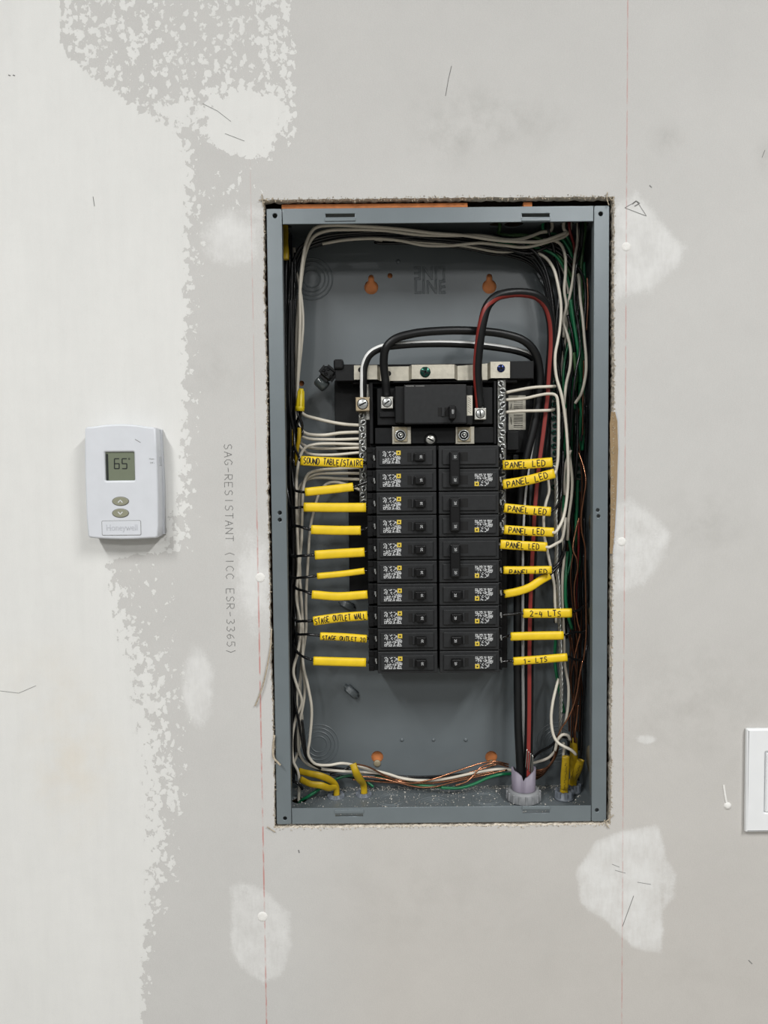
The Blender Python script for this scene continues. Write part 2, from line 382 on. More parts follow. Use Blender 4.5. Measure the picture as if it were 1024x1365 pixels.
def wall_material():
    m = bpy.data.materials.new('drywall'); m.use_nodes = True; nt = m.node_tree; L = nt.links
    b = nt.nodes['Principled BSDF']; tc = nt.nodes.new('ShaderNodeTexCoord'); OB = tc.outputs['Object']
    def val(x, s):
        if isinstance(x, (int, float)): s.default_value = x
        else: L.new(x, s)
    def M(op, a, b_=0.0, c=None, clamp=False):
        n = nt.nodes.new('ShaderNodeMath'); n.operation = op; n.use_clamp = clamp; val(a, n.inputs[0]); val(b_, n.inputs[1])
        if c is not None: val(c, n.inputs[2])
        return n.outputs[0]
    def MR(x, a, b_, c=0.0, d=1.0, smooth=True):
        n = nt.nodes.new('ShaderNodeMapRange'); n.interpolation_type = 'SMOOTHSTEP' if smooth else 'LINEAR'
        val(x, n.inputs[0]); val(a, n.inputs[1]); val(b_, n.inputs[2]); val(c, n.inputs[3]); val(d, n.inputs[4]); return n.outputs[0]
    def NO(scale, detail=3, rough=.5, vec=None, dist=0.0):
        n = nt.nodes.new('ShaderNodeTexNoise'); n.inputs['Scale'].default_value = scale; n.inputs['Detail'].default_value = detail
        n.inputs['Roughness'].default_value = rough; n.inputs['Distortion'].default_value = dist; L.new(vec or OB, n.inputs['Vector']); return n.outputs['Fac']
    def AT(nm):
        n = nt.nodes.new('ShaderNodeAttribute'); n.attribute_name = nm; return n.outputs['Fac']
    def MAP(sx, sy, sz, rot=0.0):
        n = nt.nodes.new('ShaderNodeMapping'); n.inputs['Scale'].default_value = (sx, sy, sz); n.inputs['Rotation'].default_value = (0, rot, 0); L.new(OB, n.inputs['Vector']); return n.outputs[0]
    def MIX(f, a, b_):
        n = nt.nodes.new('ShaderNodeMix'); n.data_type = 'RGBA'; val(f, n.inputs[0])
        for s, v in ((n.inputs[6], a), (n.inputs[7], b_)):
            if isinstance(v, tuple): s.default_value = v
            else: L.new(v, s)
        return n.outputs[2]
    sep = nt.nodes.new('ShaderNodeSeparateXYZ'); L.new(OB, sep.inputs[0]); x, z = sep.outputs[0], sep.outputs[2]
    # stippled compound edge: blob noise against the density
    blobn = MR(NO(150, 2.5, .55, MAP(1, 1, .75, .5), .6), .30, .70, 0, 1, False)
    fine = MR(NO(520, 2, .5), .30, .70, 0, 1, False)
    nz_ = nt.nodes.new('ShaderNodeTexNoise'); nz_.inputs['Scale'].default_value = 110; nz_.inputs['Detail'].default_value = 3; L.new(OB, nz_.inputs['Vector'])
    vd = nt.nodes.new('ShaderNodeVectorMath'); vd.operation = 'MULTIPLY_ADD'; L.new(nz_.outputs['Color'], vd.inputs[0]); vd.inputs[1].default_value = (.011, 0, .011); L.new(MAP(1, 0, .8, .35), vd.inputs[2])
    vo = nt.nodes.new('ShaderNodeTexVoronoi'); vo.inputs['Scale'].default_value = 140; L.new(vd.outputs[0], vo.inputs['Vector'])
    vb = M('SUBTRACT', 1.0, M('MULTIPLY', vo.outputs['Distance'], 1.25), clamp=True)
    bn = M('ADD', M('MULTIPLY', vb, .50), M('ADD', M('MULTIPLY', blobn, .36), M('MULTIPLY', fine, .14)))
    bn = MR(bn, .20, .72, 0, 1, False); cs_ = M('SUBTRACT', M('ADD', bn, AT('comp')), 1.0)
    comp_m = M('ADD', M('MULTIPLY', MR(cs_, -.02, .03), .80), M('MULTIPLY', MR(cs_, -.06, .22), .20))
    # scraped smears: streaky
    streak = NO(1, 4, .6, MAP(260, 1, 60, .5)); streak2 = NO(1, 4, .6, MAP(90, 1, 300, 1.1)); cloud = NO(38, 4, .6)
    th = AT('thin')
    edge = M('ADD', th, M('ADD', M('MULTIPLY', M('SUBTRACT', NO(60, 4, .65), .5), .7), M('MULTIPLY', M('SUBTRACT', NO(420, 3, .6), .5), .5)))
    st = M('ADD', M('MULTIPLY', MR(streak, .35, .65), .16), M('ADD', M('MULTIPLY', MR(streak2, .35, .65), .04), M('MULTIPLY', MR(cloud, .3, .7), .42)))
    thin_m = M('MULTIPLY', MR(edge, .22, .66), M('ADD', st, M('MULTIPLY', th, .42)), clamp=True)
    # bare paper
    paper_n = NO(900, 2, .6); mott = NO(9, 5, .6); fib = NO(1, 3, .6, MAP(900, 1, 160, .25))
    pv = M('ADD', .755, M('ADD', M('ADD', M('MULTIPLY', mott, .14), M('MULTIPLY', NO(70, 4, .6), .05)), M('ADD', M('MULTIPLY', paper_n, .20), M('MULTIPLY', fib, .08))))
    dn = M('MULTIPLY', AT('dirt'), MR(NO(26, 5, .65), .38, .68), clamp=True)
    paper = MIX(dn, PAPER, PAPER_DIRT)
    paper = MIX(M('MULTIPLY', AT('warm'), .55, clamp=True), paper, PAPER_WARM)
    vs = nt.nodes.new('ShaderNodeVectorMath'); vs.operation = 'SCALE'; L.new(paper, vs.inputs[0]); L.new(pv, vs.inputs['Scale']); paper = vs.outputs[0]
    # compound colour: soft trowel marks
    tro = NO(1, 4, .55, MAP(14, 1, 4, .1)); tro2 = NO(1, 3, .5, MAP(120, 1, 14, .06))
    cv = M('ADD', .84, M('ADD', M('ADD', M('MULTIPLY', tro, .10), M('MULTIPLY', NO(800, 2, .6), .08)), M('ADD', M('MULTIPLY', tro2, .06), M('MULTIPLY', NO(40, 5, .65), .08))))
    cbase = MIX(M('MULTIPLY', AT('warm'), M('MULTIPLY', MR(NO(22, 4, .6), .3, .7), .8), clamp=True), COMPOUND, COMPOUND_WARM)
    vs2 = nt.nodes.new('ShaderNodeVectorMath'); vs2.operation = 'SCALE'; L.new(cbase, vs2.inputs[0]); L.new(cv, vs2.inputs['Scale']); cc = vs2.outputs[0]
    # red chalk snap lines
    brk = MR(NO(1, 3, .6, MAP(200, 1, 60)), .34, .58); lm = None
    for (a, b_, w, s, z0, z1) in CHALK:
        k = (b_.x - a.x) / (b_.z - a.z); xc = M('ADD', M('MULTIPLY', z, k), a.x - a.z * k)
        d = M('ABSOLUTE', M('SUBTRACT', x, xc)); l = M('MULTIPLY', MR(d, w * .4, w, 1, 0), M('MULTIPLY', brk, s))
        l = M('MULTIPLY', l, M('MULTIPLY', MR(z, z0 - .02, z0 + .02), MR(z, z1 - .08, z1 + .02, 1, 0)))
        lm = l if lm is None else M('MAXIMUM', lm, l)
    col = MIX(thin_m, paper, SMEAR)
    col = MIX(M('MULTIPLY', lm, M('SUBTRACT', 1.0, M('MULTIPLY', thin_m, .45))), col, lin((186, 118, 112)))
    col = MIX(comp_m, col, cc)
    L.new(col, b.inputs['Base Color']); b.inputs['Roughness'].default_value = .85; b.inputs['Specular IOR Level'].default_value = .25
    hgt = M('ADD', M('ADD', M('MULTIPLY', comp_m, .00016), M('MULTIPLY', NO(45, 4, .6), .0003)), M('ADD', M('MULTIPLY', paper_n, .00010), M('ADD', M('MULTIPLY', thin_m, .00006), M('MULTIPLY', M('MULTIPLY', tro2, comp_m), .00020))))
    bp = nt.nodes.new('ShaderNodeBump'); bp.inputs['Distance'].default_value = 1.0; bp.inputs['Strength'].default_value = .55
    L.new(hgt, bp.inputs['Height']); L.new(bp.outputs[0], b.inputs['Normal'])
    return m
PAPER, PAPER_DIRT, PAPER_WARM = lin((195, 194, 191)), lin((164, 163, 159)), lin((188, 182, 174))
COMPOUND, COMPOUND_WARM, SMEAR = lin((217, 217, 214)), lin((215, 208, 195)), lin((219, 219, 217))
CHALK = [(at(334, 240), at(355.5, 1365), .0011, .8, at(350, 1420).z, at(340, 640).z), (at(334, 240), at(355.5, 1365), .0008, .28, at(345, 900).z, at(333, 200).z),
         (at(837, 0), at(829, 1365), .0009, .5, 0.5, 2.5)]
MATS['drywall'] = wall_material(); me.materials.append(MATS['drywall'])
wall = link_mesh('wall_back', me); wall['kind'] = 'structure'; wall['label'] = 'unpainted grey drywall with white joint compound and a rectangular cut-out'
# gypsum cut edge of the opening
loop = [vid[iz0, i] for i in range(ix0, ix1)] + [vid[j, ix1] for j in range(iz0, iz1)] + [vid[iz1, i] for i in range(ix1, ix0, -1)] + [vid[j, ix0] for j in range(iz1, iz0, -1)]
bm = bmesh.new(); rows = []
cxm, czm = (HX0 + HX1) / 2, (HZ0 + HZ1) / 2
for y, jit in ((0, 0), (.003, .0006), (.0065, .0008), (.010, .0007), (.0127, .0005)):
    r = []
    for v in loop:
        p = Vector(P[v])
        if jit: p += Vector((random.uniform(-jit, jit), 0, random.uniform(-jit, jit)))
        p.y = y; r.append(bm.verts.new(p))
    rows.append(r)
for a, b in zip(rows[:-1], rows[1:]):
    for k in range(len(loop)): bm.faces.new((a[k], a[(k + 1) % len(loop)], b[(k + 1) % len(loop)], b[k]))
o = finish('gypsum_cut_edge', bm, 'gypsum_edge', wall); o['label'] = 'ragged grey-brown gypsum edge of the cut-out'
bm = bmesh.new()
for k, v in enumerate(loop):                                          # frayed paper fuzz
    p = Vector(P[v]); side_r = abs(p.x - HX1) < .004; side_l = abs(p.x - HX0) < .004; topd = abs(p.z - HZ1) < .004
    for _ in range(3 if (side_r or topd) else 2):
        if random.random() < .75:
            q0 = p + Vector((random.uniform(-.001, .001), -.0004, random.uniform(-.002, .002)))
            inward = Vector((cxm - p.x if (side_l or side_r) else 0, 0, czm - p.z if not (side_l or side_r) else 0)).normalized()
            L_ = random.uniform(.0006, .0024) * random.choice((1, .8, -.6)); tng = inward.cross(Vector((0, 1, 0)))
            e = q0 + inward * L_ + tng * random.uniform(-.0012, .0012) + Vector((0, random.uniform(-.0014, .0008), 0))
            s = tng * random.uniform(.0003, .0009)
            vs = [bm.verts.new(q0 + s), bm.verts.new(q0 - s), bm.verts.new(e), bm.verts.new(q0 + Vector((0, .0006, 0)))]
            bm.faces.new((vs[0], vs[1], vs[2])); bm.faces.new((vs[0], vs[3], vs[2])); bm.faces.new((vs[1], vs[3], vs[2]))
o = finish('frayed_paper_edge', bm, 'torn_paper', wall); o['kind'] = 'stuff'
def wall_patch(name, pts, material, thick=.0003, off=0.0):
    pl = [(at(*p).x, at(*p).z) for p in pts]
    return plate(name, [pl], -thick - off, .0001, material, wall)
wall_patch('peeled_paper_strip', [(813, 738), (814, 690), (814, 620), (813, 565), (815, 549), (820, 549), (823, 562), (824, 600), (822, 660), (819, 715), (817, 738)], 'brown_paper')
wall_patch('peeled_paper_strip', [(816, 740), (817, 737), (820.3, 700), (823, 650), (825, 600), (824, 562), (821, 549), (821.6, 547.5), (825.2, 561), (826.2, 600), (824, 655), (821, 710), (818, 738)], 'thermostat_base', .0004)
tube('torn_paper_sliver', [at(362, 838, -.001), at(361, 860, -.002), at(357, 885, -.003), at(351, 912, -.003), at(344, 932, -.003), at(340, 941, -.002)], 0.8, 'torn_paper', wall, 6, 6)
tube('torn_paper_sliver', [at(366, 980, -.001), at(364, 1000, -.001), at(365, 1010, -.003), at(371, 1017, -.005), at(374, 1020, -.005)], 1.1, 'torn_paper', wall, 6, 6)
for (a, b, c) in (((345, 267), (352, 266), (358, 268)), ((349, 259), (350, 266), (351, 275)), ((810, 256), (809, 264), (812, 274)), ((812, 262), (816, 267), (819, 262)), ((356, 1102), (362, 1106), (367, 1109)), ((807, 1096), (812, 1092), (818, 1086)), ((806, 1093), (808, 1098), (812, 1104))):
    tube('paper_burr', [at(*a, -.002), at(*b, -.001), at(*c, -.0015)], .55, 'torn_paper', wall, 5, 5)
for (cx, cy, r) in ((829, 722, 5.6), (835, 329, 5.5), (350, 1222, 6.5), (347, 770, 6)):            # spackled screw heads
    bm = bmesh.new(); c = at(cx, cy, 0); rr = r * DIST / F
    lathe(bm, c, (0, -1, 0), [(0, rr * 1.08), (.0004, rr), (.0006, rr * .6), (.0006, 0)], 18); finish('spackled_screw_head', bm, 'spackle_white', wall)
def wall_stroke(name, pts, w_px, material, y=-.0002):
    bm = bmesh.new(); k = DIST / F
    ribbons(bm, [pts], w_px, lambda s, v: at(s, v, y)); return finish(name, bm, material, wall)
for pts, w in (([(602, 88), (598, 105), (594, 128)], .9), ([(833, 277), (849, 268), (862, 288), (833, 277)], .8), ([(843, 272), (848, 268), (853, 271), (846, 275)], 1.6), ([(270, 138), (290, 148), (308, 162)], .6), ([(300, 178), (326, 188)], .6),
               ([(845, 1194), (830, 1235)], .8), ([(816, 1152), (826, 1156)], .6), ([(820, 1160), (834, 1164)], .6), ([(850, 1176), (868, 1179)], .6), ([(124, 262), (126, 275)], .8), ([(11, 100), (14, 101)], 1.5), ([(17, 100), (20, 101)], 1.5), ([(998, 1280), (1003, 1285)], 1.2), ([(1016, 210), (1020, 200)], .8), ([(0, 921), (25, 924), (48, 914)], .6), ([(866, 247), (869, 250)], 1.4), ([(398, 1133), (399, 1137)], 1.6)):
    wall_stroke('pencil_mark', pts, w, 'print_grey')
wall_stroke('spackle_fleck', [(965, 1046), (967, 1060), (969, 1070)], 2.6, 'spackle_white', -.0006)
bm = bmesh.new(); lathe(bm, at(970, 1074, 0), (0, -1, 0), [(0, .0042), (.0012, .0035), (.0016, .001), (.0016, 0)], 9); finish('spackle_fleck', bm, 'spackle_white', wall)
# dot-matrix board stamp, read from top to bottom
bm = bmesh.new(); A, B = at(304, 592), at(308, 872); Lg = (B - A).length; d = (B - A).normalized(); nrm = Vector((0, 1, 0)).cross(d)
if nrm.x < 0: nrm = -nrm
hh = 10.5 * DIST / F
ribbons(bm, strokes('SAG-RESISTANT (ICC ESR-3365)', Lg, hh, .02, 3, .42), .0007, lambda s, v: A + d * s + nrm * (v - hh / 2) + Vector((0, -.00015, 0)))
o = finish('printed_board_stamp', bm, 'print_grey', wall); o['label'] = 'grey printed stamp reading SAG-RESISTANT (ICC ESR-3365)'

def struct(name, x0, x1, y0, y1, z0, z1, material, label):
    bm = bmesh.new(); bx(bm, x0, x1, y0, y1, z0, z1); o = finish(name, bm, material); o['kind'] = 'structure'; o['label'] = label; return o
struct('floor', -2.2, 2.2, -4.0, .16, -.05, 0, 'concrete', 'plain grey concrete floor below the wall')
struct('wall_rear_light_block', -2.2, 2.2, .145, .16, 0, 3.0, 'back_board', 'unseen board added behind the wall cavity to block stray light')  # unseen board, added to keep world light from leaking in behind the enclosure
BY = .098                                                                  # depth of the enclosure back
bm = bmesh.new(); bx(bm, BX0 - .03, BX1 + .03, BY + .006, BY + .018, BZ0 - .01, BZ1 - .012, .001)
tag(finish('backing_board', bm, 'wood_orange'), 'orange wood board showing through the keyholes behind the grey enclosure', 'board')
bm = bmesh.new(); bx(bm, at(377, 270, .02).x, at(622, 270, .02).x, .0078, .030, BZ1 + .0012, BZ1 + .0064, .001)
tag(finish('wood_block', bm, 'wood_orange'), 'long orange wood block in the gap above the enclosure', 'board')
bm = bmesh.new(); bx(bm, at(695, 270, .02).x, at(707, 270, .02).x, .0078, .030, BZ1 + .0012, BZ1 + .0064, .001)
tag(finish('wood_block', bm, 'wood_orange'), 'short orange wood block in the gap above the enclosure', 'board')

# ------------------------------------------------------------------ enclosure
box = empty('panel_enclosure', ((BX0 + BX1) / 2, BY, BZ0), 'grey painted steel breaker panel enclosure recessed in the drywall cut-out', 'electrical box')
FY = .002; T = .0016
def P2(px, py, y): p = at(px, py, y); return (p.x, p.z)
K = lambda n, y: n * (DIST + y) / F
holes = []
def keyhole(px, py, r, upward):
    x, z = P2(px, py, BY); r = K(r, BY); s = r * .42; out = []
    a0 = math.asin(s / r); sgn = 1 if upward else -1
    for k in range(19):
        t = math.pi / 2 + a0 + (2 * math.pi - 2 * a0) * k / 18; out.append((x + r * math.cos(t), z + sgn * r * math.sin(t)))
    for k in range(7):
        t = math.pi * k / 6; out.append((x + s * math.cos(t), z + sgn * (r * 1.35 + s * math.sin(t))))
    return out
holes += [keyhole(495, 383, 9.2, True), keyhole(652.5, 382, 9.4, True), keyhole(503, 1009, 8.2, False), keyhole(655, 1009, 8.2, False)]
holes += [circ(*P2(520, 367.5, BY), K(3.4, BY)), circ(*P2(402, 511, BY), K(3.6, BY)), circ(*P2(768, 575, BY), K(4.5, BY), 20, K(22, BY))]
plate('back_panel', [rect(BX0, BX1, BZ0, BZ1)] + holes, BY, BY + T, 'box_paint', box)
bm = bmesh.new(); bx(bm, BX0, BX0 + T, FY + T, BY, BZ0, BZ1); finish('side_panel', bm, 'box_paint', box)
bm = bmesh.new(); bx(bm, BX1 - T, BX1, FY + T, BY, BZ0, BZ1); finish('side_panel', bm, 'box_paint', box)
TH = {k: Vector((at(k, 300, .058).x, .058, BZ1)) for k in (380, 661, 685, 730, 756, 776)}
def top_exit(k, a, rad=.0043): return [TH[k] + Vector((rad * math.cos(a), rad * math.sin(a), dz)) for dz in (.006, -.008)]
tw = [circ(TH[k].x, .058, rr_h) for k, rr_h in ((380, .0080), (661, .0078), (685, .0112), (730, .0078), (756, .0082), (776, .0082))]
plate('top_panel', [rect(BX0 + T, BX1 - T, FY + T, BY)] + tw, BZ1 - T, BZ1, 'box_paint', box, 0, 'xy')
def floor_hit(px, py):                       # where a pixel meets the enclosure's bottom panel
    d = fwd + right * ((px - W / 2) / F) - up * ((py - H / 2) / F); t = (BZ0 + T - CAM.z) / d.z; return CAM + d * t
cnd = floor_hit(698, 1066); cn1 = floor_hit(448, 1062); cn2 = floor_hit(485, 1060); cn3 = floor_hit(752, 1064); cn4 = floor_hit(763.5, 1055)
bh = [circ(cnd.x, cnd.y, .0175, 28), circ(cn1.x, cn1.y, .0095), circ(cn2.x, cn2.y, .0085), circ(cn3.x, cn3.y, .0098), circ(cn4.x, cn4.y, .0086), circ(floor_hit(398, 1070).x, .062, .009)]
plate('bottom_panel', [rect(BX0 + T, BX1 - T, FY + T, BY)] + bh, BZ0, BZ0 + T, 'box_paint', box, 0, 'xy')
fl = K(20, FY)
sideL = [circ(*P2(366.5, 287.5, FY), K(3, FY)), circ(*P2(380, 1091, FY), K(2.6, FY)), circ(*P2(373, 683.5, FY), K(2.7, FY)), circ(*P2(373, 693, FY), K(2.7, FY))]
sideR = [circ(*P2(801, 285, FY), K(2.8, FY)), circ(*P2(796, 1080, FY), K(2.6, FY)), circ(*P2(797, 680, FY), K(2.4, FY)), circ(*P2(798, 688, FY), K(2.4, FY))]
plate('flange', [rect(BX0, BX0 + fl, BZ0, BZ1, .002)] + sideL, FY, FY + T, 'box_paint_flange', box, .0006)
plate('flange', [rect(BX1 - fl, BX1, BZ0, BZ1, .002)] + sideR, FY, FY + T, 'box_paint_flange', box, .0006)
def slot(x0, x1, y0, y1):
    a = P2(x0, y1, FY); b = P2(x1, y0, FY); return rect(a[0], b[0], a[1], b[1])
tz = BZ1 - K(20, FY); bz = BZ0 + K(22, FY)
plate('flange', [rect(BX0 + fl + .0006, BX1 - fl - .0006, tz, BZ1), slot(434, 473, 284.3, 289.3), slot(696, 733, 284, 289)], FY + .0005, FY + .0005 + T, 'box_paint_flange', box, .0005)
plate('flange', [rect(BX0 + fl + .0006, BX1 - fl - .0006, BZ0, bz), slot(447, 484, 1085.5, 1089), slot(697, 733, 1080.5, 1084.5)], FY + .0005, FY + .0005 + T, 'box_paint_flange', box, .0005)
for (x0, x1, yy) in ((434, 473, 292.6), (696, 733, 292.4), (447, 484, 1081.6), (697, 733, 1076.6)):   # raised cover tabs beside the slots
    a, b = P2(x0 - 1, yy + 2.5, FY), P2(x1 + 1, yy - 2.5, FY); bm = bmesh.new(); bx(bm, a[0], b[0], FY - .0006, FY + .001, a[1], b[1], .0005, 2); finish('cover_tab', bm, 'box_paint_flange', box)
# return lips behind the side flanges
for s in (0, 1):
    bm = bmesh.new(); x = BX0 + fl - T if s == 0 else BX1 - fl; bx(bm, x, x + T, FY + T, FY + .010, BZ0 + .003, BZ1 - .003, .0004); finish('return_lip', bm, 'box_paint', box)
def rings(name, c, axis, radii, ref=None, notch=True):
    for r in radii:
        bm = bmesh.new(); lathe(bm, c, axis, [(0, r + .0009), (.0006, r + .0004), (.0006, r - .0004), (0, r - .0009)], 36); finish(name, bm, 'box_paint', box)
for (px, py) in ((416, 372), (425, 992), (742, 990)):
    rings('knockout_ring', at(px, py, BY), (0, -1, 0), (K(11, BY), K(17, BY), K(22, BY), K(27, BY)))
for (px, r) in ((578, 1.0), (520, .55), (648, .5)):
    rings('knockout_ring', Vector((floor_hit(px, 1066).x, .045 if r == 1 else .06, BZ0 + T)), (0, 0, 1), (.008 * r, .0125 * r, .017 * r, .0215 * r) if r == 1 else (.013, .0165))
for (px, py, r) in ((531, 349, 3.2), (536, 986, 2.6), (578, 986, 2.4), (621, 986, 2.8)):
    bm = bmesh.new(); rr = K(r, BY); lathe(bm, at(px, py, BY), (0, -1, 0), [(0, rr), (.0012, rr * .8), (.0016, rr * .4), (.0016, 0)], 14); finish('dimple', bm, 'box_paint', box)
for (px, py, ang) in ((469, 921, -.75), (463, 806, -.5)):                       # half-punched mounting tabs
    c = at(px, py, BY) + Vector((0, -.002, 0)); bm = bmesh.new()
    R_ = Matrix.Translation(c) @ Matrix.Rotation(-ang, 4, 'Y'); b = bmesh.new()
    bmesh.ops.create_cube(b, size=1, matrix=Matrix.Diagonal((.022, .012, .009, 1))); bmesh.ops.bevel(b, geom=b.edges[:], offset=.0035, segments=3, affect='EDGES'); b.transform(R_ @ Matrix.Rotation(.5, 4, 'X')); add_bm(bm, b)
    finish('punched_tab', bm, 'box_paint', box, smooth=True)
for (cy_, ang) in ((383.5, 0), (363, math.pi)):
    cu = bpy.data.curves.new('t', 'FONT'); cu.body = 'LINE'; cu.size = .0215; cu.align_x = 'CENTER'; cu.align_y = 'CENTER'; cu.fill_mode = 'NONE'; cu.bevel_depth = .00065; cu.bevel_resolution = 1; cu.resolution_u = 2; cu.space_character = 1.08
    o = bpy.data.objects.new('t', cu); COL.objects.link(o); me_ = bpy.data.meshes.new_from_object(o.evaluated_get(bpy.context.evaluated_depsgraph_get())); bpy.data.objects.remove(o)
    bm = bmesh.new(); bm.from_mesh(me_); bpy.data.meshes.remove(me_); p = at(573, cy_, BY); ca, sa = math.cos(ang), math.sin(ang)
    for v in bm.verts: a, b, e = v.co; a *= .82; v.co = (p.x + a * ca - b * sa, p.y - e, p.z + a * sa + b * ca)
    finish('embossed_word', bm, 'box_paint', box, smooth=True)
def rwall(py, y, rz, ry):
    d = fwd + right * (1.0) ; x = BX1 - T; z = at(780, py, y).z; bm = bmesh.new(); b = bmesh.new(); lathe(b, (0, 0, 0), (-1, 0, 0), [(0, ry), (.001, ry * .96), (.001, 0)], 24)
    b.transform(Matrix.Translation((x, y, z)) @ Matrix.Diagonal((1, 1, rz / ry, 1))); add_bm(bm, b); finish('side_knockout', bm, 'zinc_tan', box)
rwall(697, .06, .0105, .0105); rwall(645, .055, .009, .009); rwall(1013, .062, .0165, .0165); rwall(822, .066, .0105, .0105)
for sx_ in (BX0 + fl / 2, ):
    pass
for px in (503, 655):
    bm = bmesh.new(); lathe(bm, at(px, 1017.5, BY), (0, -1, 0), [(-.0075, 0), (-.0075, .0022), (.0001, .0022), (.0001, .0046), (.0010, .0044), (.0016, .0030), (.0016, 0)], 16); o = finish('mounting_screw', bm, 'zinc_tan'); tag(o, 'grey mounting screw in the lower keyhole %s' % ('near the lone yellow jacket' if px < 600 else 'near the conduit'), 'screw', 'mounting screws')
# dust and crumbs on the bottom panel
bm = bmesh.new()
for _ in range(2600):
    x = random.uniform(BX0 + .01, BX1 - .01); y = random.choice((random.uniform(.02, .097), random.uniform(.085, .097))); s = random.choice((.0004, .0006, .0008, .0012))
    b = Vector((x, y, BZ0 + T + s * .4)); vs = [bm.verts.new(b + Vector((random.uniform(-1, 1), random.uniform(-1, 1), random.uniform(-.4, 1))) * s) for _ in range(4)]
    for f in ((0, 1, 2), (0, 1, 3), (0, 2, 3), (1, 2, 3)): bm.faces.new([vs[i] for i in f])
o = tag(finish('drywall_crumbs', bm, 'dust_white'), 'white drywall dust and crumbs on the enclosure bottom', 'dust'); o['kind'] = 'stuff'

# ------------------------------------------------------------------ bus assembly
asm = empty('bus_assembly', at(577, 900, .09), 'black plastic breaker bus assembly with tinned cross strap and neutral bars', 'bus assembly')
def pbox(name, x0, x1, y0, y1, d0, d1, material, parent=asm, bev=.0008):
    """box given by its front rectangle in photo pixels at depth d0 (mm) running back to d1"""
    a = at(x0, y1, d0 * .001); b = at(x1, y0, d0 * .001); bm = bmesh.new(); bx(bm, a.x, b.x, d0 * .001, d1 * .001, a.z, b.z, bev); return finish(name, bm, material, parent)
pbox('base_plate', 466, 706, 516, 792, 82, 97, 'dark_plastic')
pbox('base_plate', 447, 482, 507, 600, 78, 97, 'black_plastic')
pbox('base_plate', 672, 711, 503, 604, 74, 97, 'black_plastic')
pbox('bus_carrier', 496, 676, 590, 892, 56, 84, 'dark_plastic')
pbox('bus_carrier', 500, 660, 569, 592, 46, 84, 'black_plastic')
pbox('strap_carrier', 447, 474, 485.5, 508, 44, 82, 'black_plastic')
pbox('strap_carrier', 470, 690, 484, 512, 50, 80, 'dark_plastic')
pbox('strap_carrier', 679, 712, 481, 505, 46, 84, 'black_plastic')
pbox('rib', 493, 497, 510, 592, 44, 80, 'black_plastic'); pbox('rib', 658.5, 662, 508, 592, 44, 80, 'black_plastic')
pbox('rib', 524, 575, 507, 510.5, 47, 60, 'black_plastic'); pbox('rib', 582, 650, 506, 510, 48, 60, 'black_plastic')
pbox('rib', 505, 525, 553, 568, 57, 80, 'black_plastic'); pbox('rib', 661, 663, 573, 593, 50, 80, 'black_plastic'); pbox('side_block', 676, 692, 575, 600, 62, 74, 'black_plastic'); pbox('side_block', 684, 692, 606, 640, 70, 82, 'black_plastic')
# cross strap: one bent ribbon of tinned metal
prof = [(472, 41), (503, 41), (507, 46), (545, 46), (549, 41), (606, 41), (610, 46), (650, 46), (654, 41), (680, 41)]
bm = bmesh.new(); tops = []
for px, dep in prof:
    col_ = []
    for (py, dd) in ((486, 0), (505, 0), (505, 1.6), (486, 1.6)):
        sh = (px - 575) * -.0095
        if px > 645: py = 483 + (py - 486) * 1.15
        col_.append(bm.verts.new(at(px, py + sh + (2.2 if dep == 46 else 0), (dep + dd) * .001)))
    tops.append(col_)
for a, b in zip(tops[:-1], tops[1:]):
    for k in range(4): bm.faces.new((a[k], a[(k + 1) % 4], b[(k + 1) % 4], b[k]))
bm.faces.new(tops[0]); bm.faces.new(tops[-1]); strap = finish('cross_strap', bm, 'tin_plate', asm)
def screw(px, py, dep, r, material, parent, kind='cross', ang=.4, name='screw', h=.0016):
    c = at(px, py, dep * .001); rr = K(r, dep * .001); bm = bmesh.new()
    lathe(bm, c, (0, -1, 0), [(-.001, rr), (h * .5, rr), (h, rr * .82), (h, 0)], 18)
    o = finish(name, bm, material, parent)
    bm = bmesh.new()
    for a in ((ang, ang + math.pi / 2) if kind == 'cross' else (ang,)):
        b = bmesh.new(); bmesh.ops.create_cube(b, size=1, matrix=Matrix.Translation(c + Vector((0, -h, 0))) @ Matrix.Rotation(a, 4, 'Y') @ Matrix.Diagonal((rr * 1.5, .0006, rr * .28, 1))); add_bm(bm, b)
    finish('slot', bm, 'void_black', o); return o
screw(567, 496, 41, 7, 'green_screw', asm, 'cross'); screw(668, 491, 41, 5.2, 'blue_screw', asm, 'cross', .2)
for px, py, d_ in ((481, 493, 41), (518, 498, 46)):
    c = at(px, py, d_ * .001); bm = bmesh.new(); lathe(bm, c + Vector((0, -.0001, 0)), (0, -1, 0), [(0, K(3.6, .04)), (.0001, K(3.6, .04)), (.0001, 0)], 16); finish('strap_hole', bm, 'void_black', strap)
screw(574, 586, 44.6, 6.2, 'aluminium', asm, 'slot', .5)
bm = bmesh.new(); lathe(bm, at(574, 586, .046), (0, -1, 0), [(-.004, K(9, .045)), (.0008, K(8.7, .045)), (.0008, K(7, .045))], 24); finish('screw_boss', bm, 'dark_plastic', asm)
